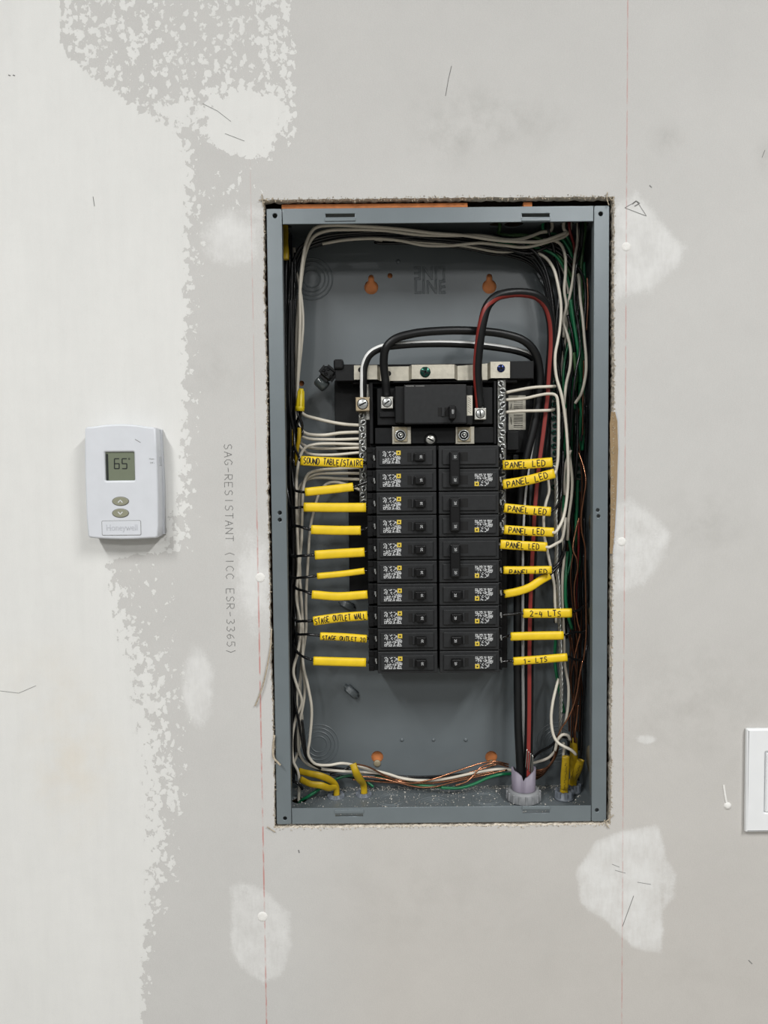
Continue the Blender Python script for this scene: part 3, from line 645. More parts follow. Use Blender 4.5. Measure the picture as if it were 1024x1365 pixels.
for cx in (535, 619.5):                                                       # bus lugs under the main breaker
    s = 1 if cx > 570 else -1
    lug = pbox('bus_lug', cx - 12, cx + 13, 568.5, 592, 42, 50, 'tin_plate', asm, .0006)
    pbox('lug_block', cx - 9, cx + 8, 569, 589, 40, 42.4, 'zinc_tan', lug, .0005)
    bm = bmesh.new(); c = at(cx - 1, 580, .0398); rr = K(7.5, .04)
    lathe(bm, c, (0, -1, 0), [(0, rr), (.0008, rr), (.0010, rr * .8), (.0004, rr * .7), (.0004, rr * .62), (.0012, rr * .55), (.0012, rr * .36), (-.002, rr * .32), (-.002, 0)], 24); finish('lug_ring', bm, 'steel_screw', lug); bm = bmesh.new(); lathe(bm, c + Vector((0, -.0002, 0)), (0, -1, 0), [(0, rr * .78), (.0012, rr * .76), (.0012, 0)], 20); rc = finish('lug_recess', bm, 'void_black', lug); bm = bmesh.new(); lathe(bm, c + Vector((0, -.0014, 0)), (0, -1, 0), [(0, rr * .52), (.0004, rr * .5), (.0004, rr * .36), (0, rr * .34)], 18); finish('lug_socket', bm, 'steel_screw', rc); bm = bmesh.new(); lathe(bm, c + Vector((.0004, -.0014, .0003)), (0, -1, 0), [(0, rr * .2), (.0003, rr * .16), (.0003, 0)], 10); finish('lug_glint', bm, 'aluminium', rc)
def nbar(px0, px1, py0, py1, dep, n, parent, smat, bmat, name='neutral_bar', wpx=10):
    a, b = at(px0, py0, dep * .001), at(px1, py1, dep * .001); w = K(wpx, dep * .001); bm = bmesh.new()
    bx(bm, (a.x + b.x) / 2 - w / 2, (a.x + b.x) / 2 + w / 2, dep * .001, dep * .001 + .009, b.z, a.z, .0005); bar = finish(name, bm, bmat, parent)
    r = w * .40; me_ = None
    for k in range(n):
        p = a.lerp(b, (k + .6) / (n + .2)); loc = Vector(((a.x + b.x) / 2 + (w * .10 if k % 2 else -w * .10), dep * .001, p.z))
        if me_ is None:
            bm = bmesh.new(); lathe(bm, (0, 0, 0), (0, -1, 0), [(-.0005, r), (.0014, r), (.0018, r * .8), (.0016, r * .5), (.0008, r * .45), (.0008, 0)], 14)
            me_ = bpy.data.meshes.new('bar_screw'); bm.to_mesh(me_); bm.free(); me_.materials.append(MATS[smat])
            bm = bmesh.new(); bx(bm, -r * .85, r * .85, -.0021, -.001, -r * .20, r * .20); ms_ = bpy.data.meshes.new('screw_slot'); bm.to_mesh(ms_); bm.free(); ms_.materials.append(MATS['void_black'])
        o = link_mesh('bar_screw', me_, bar, loc - wloc(bar)); o.rotation_euler = (0, random.uniform(0, 3.1), 0); o2 = link_mesh('screw_slot', ms_, o, (0, 0, 0))
    return bar
nbar(483.6, 484.1, 549, 674, 50, 14, asm, 'steel_screw', 'bar_metal')
nbar(668, 670, 506, 712, 46, 22, asm, 'steel_screw', 'bar_metal', wpx=11)
# end clip, barcode sticker, main neutral lug
bm = bmesh.new(); c = at(437, 498, .05)
b = bmesh.new(); bmesh.ops.create_cube(b, size=1, matrix=Matrix.Diagonal((.019, .014, .017, 1))); bmesh.ops.bevel(b, geom=b.edges[:], offset=.004, segments=3, affect='EDGES'); b.transform(Matrix.Translation(c) @ Matrix.Rotation(.7, 4, 'Y')); add_bm(bm, b)
p = at(451, 488, .046); bx(bm, p.x - .005, p.x + .006, .04, .06, p.z - .004, p.z + .007, .002); bx(bm, at(441, 0, .05).x, at(449, 0, .05).x, .048, .06, at(440, 506, .05).z, at(440, 490, .05).z, .001); clip = finish('end_clip', bm, 'black_plastic', asm)
for (dx, dz) in ((-.004, .003), (.004, -.004), (.001, .0045), (-.0015, -.001)):
    bm = bmesh.new(); lathe(bm, c + Vector((dx, -.0071, dz)), (0, -1, 0), [(0, .0022), (.0012, .0018), (.0012, .0009), (0, .0008)], 10); finish('clip_ridge', bm, 'dark_plastic', clip)
p0, p1 = at(423, 505, .056), at(435, 517, .056)
bm = bmesh.new(); tube_bm(bm, [p0, p0.lerp(p1, .12), p0.lerp(p1, .5), p0.lerp(p1, .88), p1], .0070, 14, True, lambda t: .75 if t in (0.0, 1.0) else 1.0); finish('clip_roller', bm, 'clip_smoke', asm)
stk = pbox('barcode_sticker', 678, 701, 527, 573, 73.6, 74.2, 'sticker_white', asm, .0002)
bm = bmesh.new(); r_ = random.Random(4); yy = 534.5
while yy < 569:
    h_ = r_.choice((.7, .9, 1.4)); 
    if not 548 < yy < 552:
        a, b = at(685, yy + h_, .0734), at(697, yy, .0734); bx(bm, a.x, b.x, .0734, .0736, a.z, b.z)
    yy += h_ + r_.choice((.8, 1.2, 1.5))
finish('barcode', bm, 'marker_ink', stk)
bm = bmesh.new(); ribbons(bm, [[(682, 538), (681, 545)], [(681, 556), (682, 566)]], .9, lambda s, v: at(s, v, .0734)); finish('fine_print', bm, 'marker_ink', stk)
def lug(px, py, s_px, dep, material, parent, ang, depth=16):
    l = pbox('lug', px - s_px / 2, px + s_px / 2, py - s_px / 2, py + s_px / 2, dep, dep + depth, material, parent, .0007)
    o = screw(px, py, dep - .2, s_px * .36, 'steel_screw', l, 'slot', ang, 'lug_screw', .0009)
    bm = bmesh.new(); c = at(px, py, dep * .001); r = K(s_px * .40, dep * .001); lathe(bm, c, (0, -1, 0), [(0, r), (.0003, r), (.0003, r * .86)], 20); finish('screw_well', bm, 'void_black', l)
    return l
lug(483.5, 538.5, 18.5, 36, 'brass_lug', asm, -.45)
bm = bmesh.new(); bx(bm, at(477, 0, .056).x, at(491, 0, .056).x, .0525, .062, at(483, 560, .056).z, at(483, 500, .056).z, .0005); finish('lug_tail', bm, 'aluminium', asm)

# ------------------------------------------------------------------ main breaker
mb = empty('main_breaker', at(580, 566, .05), 'wide black main breaker with single toggle under the tinned strap', 'circuit breaker')
pbox('body', 503, 657, 516, 567, 44, 56, 'black_plastic', mb, .001)
pbox('body', 506, 527, 549, 556, 40, 46, 'black_plastic', mb, .0006)
cov = pbox('cover', 539, 622, 512, 565, 26, 56, 'breaker_plastic', mb, .0011)
pbox('cover_step', 527, 541, 515, 564, 32, 56, 'black_plastic', mb, .001); pbox('cover_step', 621.5, 630.5, 514, 566, 31, 56, 'black_plastic', mb, .001)
pbox('cover_edge', 540, 622, 563.5, 565.5, 25.2, 27, 'dark_plastic', cov, .0003); pbox('cover_edge', 541, 552, 514, 515.2, 25.8, 26.4, 'print_grey', cov, 0); pbox('cover_edge', 554, 566, 514, 515, 25.8, 26.4, 'print_grey', cov, 0)
pbox('toggle_well', 584, 608.5, 543, 555, 25.6, 27, 'void_black', mb, .0001); pbox('toggle_rib', 589, 593, 543, 555, 24.5, 27, 'breaker_plastic', mb, .0003)
tg = pbox('toggle', 599, 608, 540, 558.5, 15, 28, 'handle_plastic', mb, .0012)
p = at(604, 549, .0148); text_on_plane('rating_mark', '100', .0034, p, 'print_white', tg, math.pi / 2)
st_ = pbox('rating_sticker', 622.5, 630, 527, 554, 30.4, 31, 'sticker_white', mb, .0002)
bm = bmesh.new(); rs_ = random.Random(5); ribbons(bm, [[(624.2 + 2 * (k % 2) + rs_.uniform(-.3, .3), 530 + k * 1.5), (625.7 + 2 * (k % 2), 530.8 + k * 1.5 + rs_.uniform(-.3, .3))] for k in range(14)], .6, lambda s, v: at(s, v, .0302)); finish('sticker_print', bm, 'marker_ink', st_)
lug(516, 536.5, 16, 36, 'aluminium', mb, -.6, 10); lug(640.5, 551.5, 15.5, 34, 'aluminium', mb, 1.5, 12)
for (px, py) in ((512, 527), (517, 526), (637, 540), (642, 541)):
    pbox('lug_mark', px, px + 2, py, py + 2.5, 43.4, 44.2, 'print_white', mb, 0)

# ------------------------------------------------------------------ branch breakers
BD = .022
z_top, z_bot = at(545, 609.5, BD).z, at(547, 883, BD).z; PITCHZ = (z_top - z_bot) / 9
HB = PITCHZ * .480
xL0, xL1 = at(502.5, 740, BD).x, at(582.5, 740, BD).x
xR0, xR1 = at(586.5, 740, BD).x, at(665.5, 740, BD).x
UL = (xL1 - xL0) / 80.0                                                  # metres for one pixel on the breaker face
def lbox(bm, x0, x1, y0, y1, z0, z1, bev=.0004, m=1): return bx(bm, min(m * x0, m * x1), max(m * x0, m * x1), y0, y1, z0, z1, bev)
def rocker(t, m, zc, bare, tie=False, on=True):
    """face of one pole in the breaker's own coordinates: x runs from the terminal (0) to the middle of the panel (80 u), mirrored by m"""
    u = UL
    bm = bmesh.new(); lbox(bm, 0, 80 * u, 0, .033, zc - HB, zc + HB, .0009, m); finish('case', bm, 'breaker_plastic', t, True)
    bm = bmesh.new(); lbox(bm, 4 * u, 75 * u, -.0022, .001, zc - HB * .70, zc + HB * .70, .0008, m); fr = finish('face_frame', bm, 'breaker_plastic', t, True)
    bm = bmesh.new(); lbox(bm, (-12.5 if m > 0 else -5.5) * u, .4 * u, .010, .033 if m > 0 else .0212, zc - HB * .94, zc + HB * .94, .0009, m); tm = finish('terminal_end', bm, 'black_plastic', t, True)
    e_ = -12.2 if m > 0 else -5.2; f_ = -5 if m > 0 else -2.5; bm = bmesh.new(); lbox(bm, e_ * u, f_ * u, .0085, .012, zc - HB * .95, zc - HB * .5, .0003, m); lbox(bm, e_ * u, f_ * u, .0085, .012, zc + HB * .45, zc + HB * .9, .0003, m); finish('terminal_guard', bm, 'dark_plastic', tm, True)
    bm = bmesh.new(); lathe(bm, (m * -3.2 * u, .0094, zc), (0, -1, 0), [(0, .0032), (.0009, .0032), (.0012, .0024), (.0006, .0012), (.0006, 0)], 12); finish('terminal_screw', bm, 'dark_plastic', tm, True)
    bm = bmesh.new(); bx(bm, m * -3.2 * u - .0005, m * -3.2 * u + .0012, .0080, .0086, zc - .001, zc + .0028, .0001); bx(bm, m * -3.2 * u + .0002, m * -3.2 * u + .0016, .0080, .0086, zc - .0032, zc - .0004, .0001); finish('screw_glint', bm, 'steel_screw', tm, True)
    bm = bmesh.new(); lbox(bm, 41.5 * u, 65.5 * u, -.0024, -.001, zc - 5.8 * u, zc + 5.8 * u, 0, m); finish('toggle_well', bm, 'void_black', t, True)
    if not bare:
        bm = bmesh.new(); r = random.Random(11); cs = 1.25 * u                     # fine white print: unreadable rows of tiny marks
        for i in range(19):
            for j in range(13):
                if (i >= 15 and j >= 8) or (j in (6,) and i < 12): continue
                if r.random() < .60 and not (i in (4, 9) and j > 6):
                    xa = 9.0 * u + i * cs; za = zc - 8.0 * u + j * cs
                    if m < 0: xa = 9.0 * u + (18 - i) * cs; za = zc + 8.0 * u - (j + 1) * cs
                    a, b = m * xa, m * (xa + cs * r.uniform(.5, 1.0))
                    y = -.00235; vs = [bm.verts.new(v) for v in ((a, y, za), (b, y, za), (b, y, za + cs * r.uniform(.5, .95)), (a, y, za + cs * .8))]; bm.faces.new(vs)
        o = finish('printed_rating', bm, 'print_white', fr, True)
        lx, lz = (27.0 * u, zc + 3.0 * u) if m > 0 else (27.0 * u, zc - 8.4 * u); bm = bmesh.new(); lbox(bm, lx, lx + 5.8 * u, -.0025, -.0022, lz, lz + 5.8 * u, 0, m); lg = finish('yellow_square_mark', bm, 'print_yellow', fr, True)
        bm = bmesh.new(); lbox(bm, lx + 1.9 * u, lx + 3.9 * u, -.0027, -.0024, lz + 1.9 * u, lz + 3.9 * u, 0, m); finish('square_mark_core', bm, 'void_black', lg, True)
        bm = bmesh.new(); lbox(bm, lx + 1.4 * u, lx + 4.4 * u, -.00262, -.0024, lz + 1.4 * u, lz + 4.4 * u, 0, m)
    if not tie:
        bm = bmesh.new(); lbox(bm, 46.6 * u, 49.4 * u, -.0035, .002, zc - 5.6 * u, zc + 5.6 * u, .0004, m); finish('toggle_rib', bm, 'breaker_plastic', t, True)
        bm = bmesh.new(); lbox(bm, 51 * u, 64.5 * u, -.0072, .002, zc - 5.3 * u, zc + 5.3 * u, .0011, m); tg = finish('toggle', bm, 'handle_plastic', t, True)
        text_on_plane('rating_mark', '20', .0037, (m * 59.5 * u, -.0074, zc), 'print_white', tg, math.pi / 2 * m, 0, 1, True)
    return t
def breaker(name, label, m, rows, x_out, group=None):
    zc = z_top - PITCHZ * (sum(rows) / len(rows)); t = empty(name, (x_out, BD, zc), label, 'circuit breaker', group)
    for r in rows:
        rocker(t, m, z_top - PITCHZ * r - zc, bare=(len(rows) == 2 and r == rows[0]), tie=len(rows) == 2)
    if len(rows) == 2:
        u = UL; hz = PITCHZ / 2 + 7 * u
        bm = bmesh.new(); lbox(bm, 52.5 * u, 66 * u, -.0085, .001, -hz, hz, .0014, m); ti = finish('handle_tie', bm, 'handle_plastic', t, True)
        for s in (-1, 1):
            bm = bmesh.new(); lbox(bm, 55 * u, 63.5 * u, -.0094, -.008, s * PITCHZ / 2 - 5 * u, s * PITCHZ / 2 + 5 * u, .0004, m); pd = finish('tie_pad', bm, 'breaker_plastic', ti, True)
            text_on_plane('rating_mark', '20', .0037, (m * 59.2 * u, -.0096, s * PITCHZ / 2), 'print_white', ti, math.pi / 2 * m, 0, 1, True)
    return t
ordw = ['topmost', 'second', 'third', 'fourth', 'fifth', 'sixth', 'seventh', 'eighth', 'ninth', 'bottom']
proto = breaker('branch_breaker', 'black single-pole breaker with printed face, topmost in the column of ten singles', 1, [0], xL0, 'single-pole breakers in the column of ten')
for i in range(1, 10):
    c = copy_tree(proto); c.location = (xL0, BD, z_top - PITCHZ * i)
    c['label'] = 'black single-pole breaker with printed face, %s in the column of ten singles' % (ordw[i] if i < 9 else 'bottom one')
pd_ = breaker('two_pole_breaker', 'black two-pole breaker with tied handles, topmost of three, right below the main breaker lug', -1, [0, 1], xR1, 'two-pole breakers with tied handles')
for i, w in ((1, 'middle one of three'), (2, 'lowest of three, above the single breakers')):
    c = copy_tree(pd_); c.location = (xR1, BD, pd_.location.z - PITCHZ * 2 * i); c['label'] = 'black two-pole breaker with tied handles, ' + w
ps_ = breaker('branch_breaker', 'black single-pole breaker wired to the bent blank yellow sleeve', -1, [6], xR1, 'single-pole breakers below the two-pole ones')
for i, w in ((7, 'sleeve lettered 2-4 LTS'), (8, 'blank sleeve between the two LTS sleeves'), (9, 'sleeve lettered 1- LTS')):
    c = copy_tree(ps_); c.location = (xR1, BD, z_top - PITCHZ * i); c['label'] = 'black single-pole breaker wired to the yellow ' + w

# ------------------------------------------------------------------ strands: every wire, cable and jacket is laid out first, then eased apart so that none runs through another
REG = []; OBST = []
def resample(C, step, par=None):
    L = [0.0]
    for a, b in zip(C[:-1], C[1:]): L.append(L[-1] + (b - a).length)
    n = max(3, int(L[-1] / step) + 1); t = np.linspace(0, L[-1], n); A = np.array([tuple(c) for c in C])
    return np.stack([np.interp(t, L, A[:, k]) for k in range(3)], 1), (np.interp(t, L, par) if par is not None else t)
def strand(C, r, build=None, w=1.0, par=None, step=.0022, key=None):
    P_, f_ = resample(C, step, par); e = dict(P=P_, f=f_, r=r, w=w, build=build, key=key); REG.append(e); return e
def pt(p): return p if isinstance(p, Vector) else atm(p)
def relax(iters=170):
    from mathutils.kdtree import KDTree
    X0 = np.concatenate([e['P'] for e in REG]); X = X0.copy(); N = len(X)
    sid = np.concatenate([np.full(len(e['P']), i) for i, e in enumerate(REG)]); r = np.concatenate([np.full(len(e['P']), e['r']) for e in REG])
    w = np.concatenate([np.full(len(e['P']), float(e['w'])) for e in REG]); st = np.cumsum([0] + [len(e['P']) for e in REG])
    noob = np.zeros(N, bool); nocol = np.zeros(N, bool); JM = [e['P'][0] for e in REG if e['key'] == 'jacket']
    ob = np.array([b[:6] for b in OBST])
    def inside(p, m): return bool(np.any((p[0] > ob[:, 0] - m) & (p[0] < ob[:, 1] + m) & (p[1] > ob[:, 2] - m) & (p[1] < ob[:, 3] + m) & (p[2] > ob[:, 4] - m) & (p[2] < ob[:, 5] + m)))
    for i, e in enumerate(REG):
        if e['w'] == 0: continue
        a, b = st[i], st[i + 1]
        for end in (a, b - 1):
            p = X0[end]; d = np.linalg.norm(X0[a:b] - p, axis=1)
            nearj = any(np.linalg.norm(p - j) < .007 for j in JM)
            if inside(p, .001) or p[2] > BZ1 - .004 or p[2] < BZ0 + .003 or nearj:
                w[a:b][d < .004] = 0; noob[a:b][d < .009] = True
                if nearj: nocol[a:b][d < .009] = True
        for lo, hi in e.get('fix', ()): k = (e['f'] >= lo) & (e['f'] <= hi); w[a:b][k] = 0; noob[a:b][k] = True
        if e['key'] == 'nut': d = np.linalg.norm(X0[a:b] - X0[a], axis=1); nocol[a:b][d < .001] = True
    first = np.zeros(N, bool); first[st[:-1]] = True; last = np.zeros(N, bool); last[st[1:] - 1] = True
    mid = ~(first | last); im = np.where(mid)[0]; fe = np.where(first)[0]; le = np.where(last)[0]
    thick = np.where(r > .0021)[0]; ii = jj = None
    for it in range(iters):
        if it % 10 == 0:
            kd = KDTree(N)
            for k in range(N): kd.insert(X[k], k)
            kd.balance(); A = []; B = []
            for k in range(N):
                big = r[k] > .0021
                for (_, j, d) in kd.find_range(X[k], (r[k] + .0068) if big else .0052):
                    if sid[j] != sid[k] and (j > k or (big and r[j] <= .0021)): A.append(k); B.append(j)
            ii, jj = np.array(A), np.array(B); ok = ~((nocol[ii] | nocol[jj])) & ((w[ii] + w[jj]) > 0); ii, jj = ii[ok], jj[ok]
            sg = np.sign(X0[ii, 1] - X0[jj, 1]); sg[np.abs(X0[ii, 1] - X0[jj, 1]) < 1e-5] = 1.0
        d = X[ii] - X[jj]; L = np.linalg.norm(d, axis=1) + 1e-9; pen = r[ii] + r[jj] + .00032 - L; c = pen > 0
        a, b, n, p = ii[c], jj[c], d[c] / L[c][:, None], pen[c]
        n = n * np.array([.55, 1.0, .55]); n[:, 1] += sg[c] * .22; n /= np.linalg.norm(n, axis=1)[:, None] + 1e-9
        tot = w[a] + w[b]; D = np.zeros_like(X); cnt = np.zeros(N)
        np.add.at(D, a, n * (p * w[a] / tot)[:, None]); np.add.at(D, b, -n * (p * w[b] / tot)[:, None]); np.add.at(cnt, a, 1); np.add.at(cnt, b, 1)
        X += .9 * D / np.maximum(1, cnt ** .6)[:, None]
        if it < iters - 12:
            for _ in range(2):
                U = X - X0; V = U.copy(); V[im] = .5 * U[im] + .25 * (U[im - 1] + U[im + 1]); V[fe] = .6 * U[fe] + .4 * U[fe + 1]; V[le] = .6 * U[le] + .4 * U[le - 1]
                X = X0 + np.where((w > 0)[:, None], U + .7 * (V - U), 0)
        f = (w > 0) & ~noob; m = .0003
        X[f, 0] = np.clip(X[f, 0], BX0 + T + r[f] + m, BX1 - T - r[f] - m); X[f, 1] = np.clip(X[f, 1], .0125 + r[f], BY - r[f] - m); X[f, 2] = np.clip(X[f, 2], BZ0 + T + r[f] + m, BZ1 - T - r[f] - m)
        for o in ob:
            rr = r + m; k = f & (X[:, 0] > o[0] - rr) & (X[:, 0] < o[1] + rr) & (X[:, 1] > o[2] - rr) & (X[:, 1] < o[3] + rr) & (X[:, 2] > o[4] - rr) & (X[:, 2] < o[5] + rr)
            if not k.any(): continue
            q = X[k]; e = np.stack([q[:, 0] - (o[0] - rr[k]), (o[1] + rr[k]) - q[:, 0], (q[:, 1] - (o[2] - rr[k])) * .6, (o[3] + rr[k] - q[:, 1]) * 3, q[:, 2] - (o[4] - rr[k]), (o[5] + rr[k]) - q[:, 2]], 1); am = e.argmin(1)
            for h, (ax, sgn) in enumerate(((0, -1), (0, 1), (1, -1), (1, 1), (2, -1), (2, 1))):
                z = am == h
                if z.any(): idx = np.where(k)[0][z]; lim = o[ax * 2 + (1 if sgn > 0 else 0)]; X[idx, ax] += (lim + sgn * rr[idx] - X[idx, ax]) * .7
        X = np.where((w > 0)[:, None], X, X0)
    for i, e in enumerate(REG): e['X'] = X[st[i]:st[i + 1]]
def obstacle(o, front=0.0):
    v = np.array([tuple(o.matrix_world @ x.co) for x in o.data.vertices]); a, b = v.min(0), v.max(0)
    OBST.append([a[0], b[0], a[1] - front, b[1], a[2], b[2]])

# ------------------------------------------------------------------ yellow marker sleeves and branch wires
def sleeve(pts, h_px, label, text=None, dep=33, tpos=(.06, .94), tv=0.0, seed=0, th=.62, group=None, open_=True):
    C = catmull([at(p[0], p[1], (p[2] if len(p) > 2 else dep) * .001) for p in pts], 8)
    T_, _ = frames(C); hb = K(h_px, dep * .001) / 2; db = .0027; n = 14; bm = bmesh.new(); rows = []
    Bn = [t.cross(Vector((0, 1, 0))).normalized() for t in T_]
    Bn = [b if b.z > 0 else -b for b in Bn]
    def ring(i, s, push=0.0):
        return [bm.verts.new(C[i] + T_[i] * push + Bn[i] * (hb * s * math.copysign(abs(math.sin(a)) ** .8, math.sin(a))) + Vector((0, -1, 0)) * (db * s * math.copysign(abs(math.cos(a)) ** .8, math.cos(a)))) for a in [2 * math.pi * k / n for k in range(n)]]
    seq = [ring(0, .80, .004), ring(0, .84), ring(0, 1)] + [ring(i, 1) for i in range(1, len(C) - 1)] + [ring(len(C) - 1, 1), ring(len(C) - 1, .84), ring(len(C) - 1, .80, -.004)]
    for a, b in zip(seq[:-1], seq[1:]):
        for k in range(n): f = bm.faces.new((a[k], a[(k + 1) % n], b[(k + 1) % n], b[k])); f.smooth = True
    o = tag(finish('marker_sleeve', bm, 'yellow_sleeve'), label, 'wire sleeve', group or 'yellow sleeves on the branch wires')
    if text:
        acc = [0.0]
        for a, b in zip(C[:-1], C[1:]): acc.append(acc[-1] + (b - a).length)
        Lt = acc[-1]; s0, s1 = tpos[0] * Lt, tpos[1] * Lt; ht = 2 * hb * th
        def fn(s, v):
            s += s0; v = v - ht / 2 + tv * hb; v = max(-hb * .97, min(hb * .97, v)); i = 0
            while i < len(acc) - 2 and acc[i + 1] < s: i += 1
            f = (s - acc[i]) / (acc[i + 1] - acc[i]); p = C[i].lerp(C[i + 1], f); q = abs(v / hb) ** (2 / .8)
            return p + Bn[i] * v + Vector((0, -1, 0)) * (db * max(0, 1 - q) ** (.4) + .00018)
        bm = bmesh.new(); ribbons(bm, strokes(text, s1 - s0, ht, .10, seed), .00105, fn); l = finish('hand_lettering', bm, 'marker_ink', o); l['label'] = 'black handwritten lettering ' + text
    for k_ in (-.55, 0, .55): strand([c + b * hb * k_ for c, b in zip(C, Bn)], db + .0002, None, 0.0)
    SLC.append(C); return o
SLC = []
SL = [([(401, 614), (440, 616), (484, 617.5)], 13, 'SOUND TABLE/STAIRC', (.05, .99)), ([(407, 656), (440, 652.5), (471, 649)], 11.5, None), ([(405, 676), (440, 676.5), (488, 676.5)], 12.5, None),
      ([(415, 706), (450, 707), (481, 707)], 12.5, None), ([(420, 740), (450, 738), (486, 736)], 12.5, None), ([(423, 768), (455, 765), (486, 761)], 8.5, None), ([(416, 792.5), (450, 795), (490, 792.5)], 11.5, None),
      ([(418, 828), (450, 823.5), (490, 820.5)], 12.5, 'STAGE OUTLET WALL', (.03, .97)), ([(427, 848), (455, 849), (489, 851.5)], 10.5, 'STAGE OUTLET 20', (.05, .97)), ([(418, 881), (450, 882), (488, 883)], 12, None)]
for i, s in enumerate(SL):
    lb = 'yellow sleeve lettered ' + s[2] if s[2] else 'blank yellow sleeve on the wire of the %s breaker in the column of ten singles' % ordw[i]
    sleeve(s[0], s[1], lb, s[2], 34, s[3] if len(s) > 3 else (.1, .9), -.25 if i == 8 else 0.0, i, .62 if i != 8 else .55)
SR = [([(670, 620), (705, 618.5), (736, 616)], 13, 'PANEL LED', (.05, .85)), ([(670, 646), (700, 641), (739, 631)], 13, 'PANEL LED', (.08, .86)), ([(672, 677), (705, 680), (734, 682)], 12.5, 'PANEL LED', (.08, .9)),
      ([(672, 706), (705, 708), (738, 709.5)], 12.5, 'PANEL LED', (.09, .8)), ([(667, 725.5, 26.4), (700, 727.5, 30), (729, 729, 34)], 12.5, 'PANEL LED', (.12, .82)), ([(671, 760), (700, 760), (735, 759.5)], 10.5, 'PANEL LED', (.12, .9)),
      ([(672, 792, 40), (690, 788.5, 38), (706, 783, 38), (720, 774, 40), (733, 766.5, 44)], 11, None), ([(697.5, 817.5), (730, 817.5), (762, 817)], 12.5, '2-4 LTS', (.13, .77)), ([(681, 848.5), (715, 847.5), (751, 847)], 11.5, None), ([(684.5, 881.5), (720, 879), (756, 876)], 11, '1- LTS', (.18, .62))]
pl = ['topmost', 'second', 'third', 'fourth', 'fifth', 'lowest']
for i, s in enumerate(SR):
    lb = ('yellow sleeve lettered PANEL LED, %s of six' % pl[i] if i < 6 else ('yellow sleeve lettered ' + s[2] if s[2] else ('bent blank yellow sleeve below the PANEL LED sleeves' if i == 6 else 'blank yellow sleeve between the two LTS sleeves')))
    sleeve(s[0], s[1], lb, s[2], 34, s[3] if len(s) > 3 else (.1, .9), -.45 if i == 5 else 0.0, 30 + i, .6)

def wire(pts, r, material, label, group, name='wire', n=7, sides=8):
    P_ = [pt(p) for p in pts]; C = catmull(P_, n); par = [i / n for i in range(len(C))]
    def build(C_, f_):
        bm = bmesh.new(); tube_bm(bm, C_, r * .001, sides); tag(finish(name, bm, material), label, 'wire', group)
    e = strand(C, r * .001, build, 1.0, par, .0022, 'nut' if 'twisted into' in label else None)
    run = [i for i, p in enumerate(pts) if isinstance(p, Vector) and getattr(p, 'is_frozen', False)]
    if run: e['fix'] = [(run[0] - .001, run[-1] + .001)]
    return e
def through(i): return [Vector(c).freeze() for c in SLC[i]]
GB = 'black branch wires'
lanes = [(386, 44), (388, 52), (384, 58), (390, 64), (386, 70), (391, 76), (384, 82), (388, 86), (392, 58), (393, 84)]
tails = [[(398, 608, 38), (393, 596, 44), (391, 575, 50)], [(398, 655, 38), (392, 652, 46)], [(393, 677, 38), (388, 674, 46)], [(400, 702, 38), (392, 701, 46), (387, 706, 54)], [(400, 741, 38), (389, 741, 46)], [(405, 770, 38), (390, 769, 46)], [(405, 788, 38), (394, 784, 46)], [(405, 828, 38), (394, 827, 46)], [(410, 846, 38), (395, 844, 46)], [(405, 876, 38), (397, 869, 46), (393, 860, 54)]]
for i, s in enumerate(SL):
    r_row = 609.5 + 30.4 * i; e = s[0]; lx, ld = lanes[i]
    pts = [(494.5, r_row + .5, 36.5)] + through(i)[::-1] + tails[i]
    y0 = tails[i][-1][1]
    pts += [(lx, y0 - 28, ld), (lx - 1, y0 - 70 - 7 * i, ld), (lx + (i % 3 - 1), (y0 + 480) / 2 - 20, ld), (lx - 1, 470 - 5 * i, ld), (lx + 1, 400 - 3 * i, ld)]
    if pts[-3][1] > pts[-4][1] - 15: del pts[-3]
    wire(pts, 1.55, 'black_wire', 'black wire through the yellow sleeve of the %s breaker in the column of ten singles' % ordw[i], GB)
GW = 'white neutral wires on the wire-nut side'
LW = 'white insulated wire looping from the bundle beside the wire nut into the neutral bar'
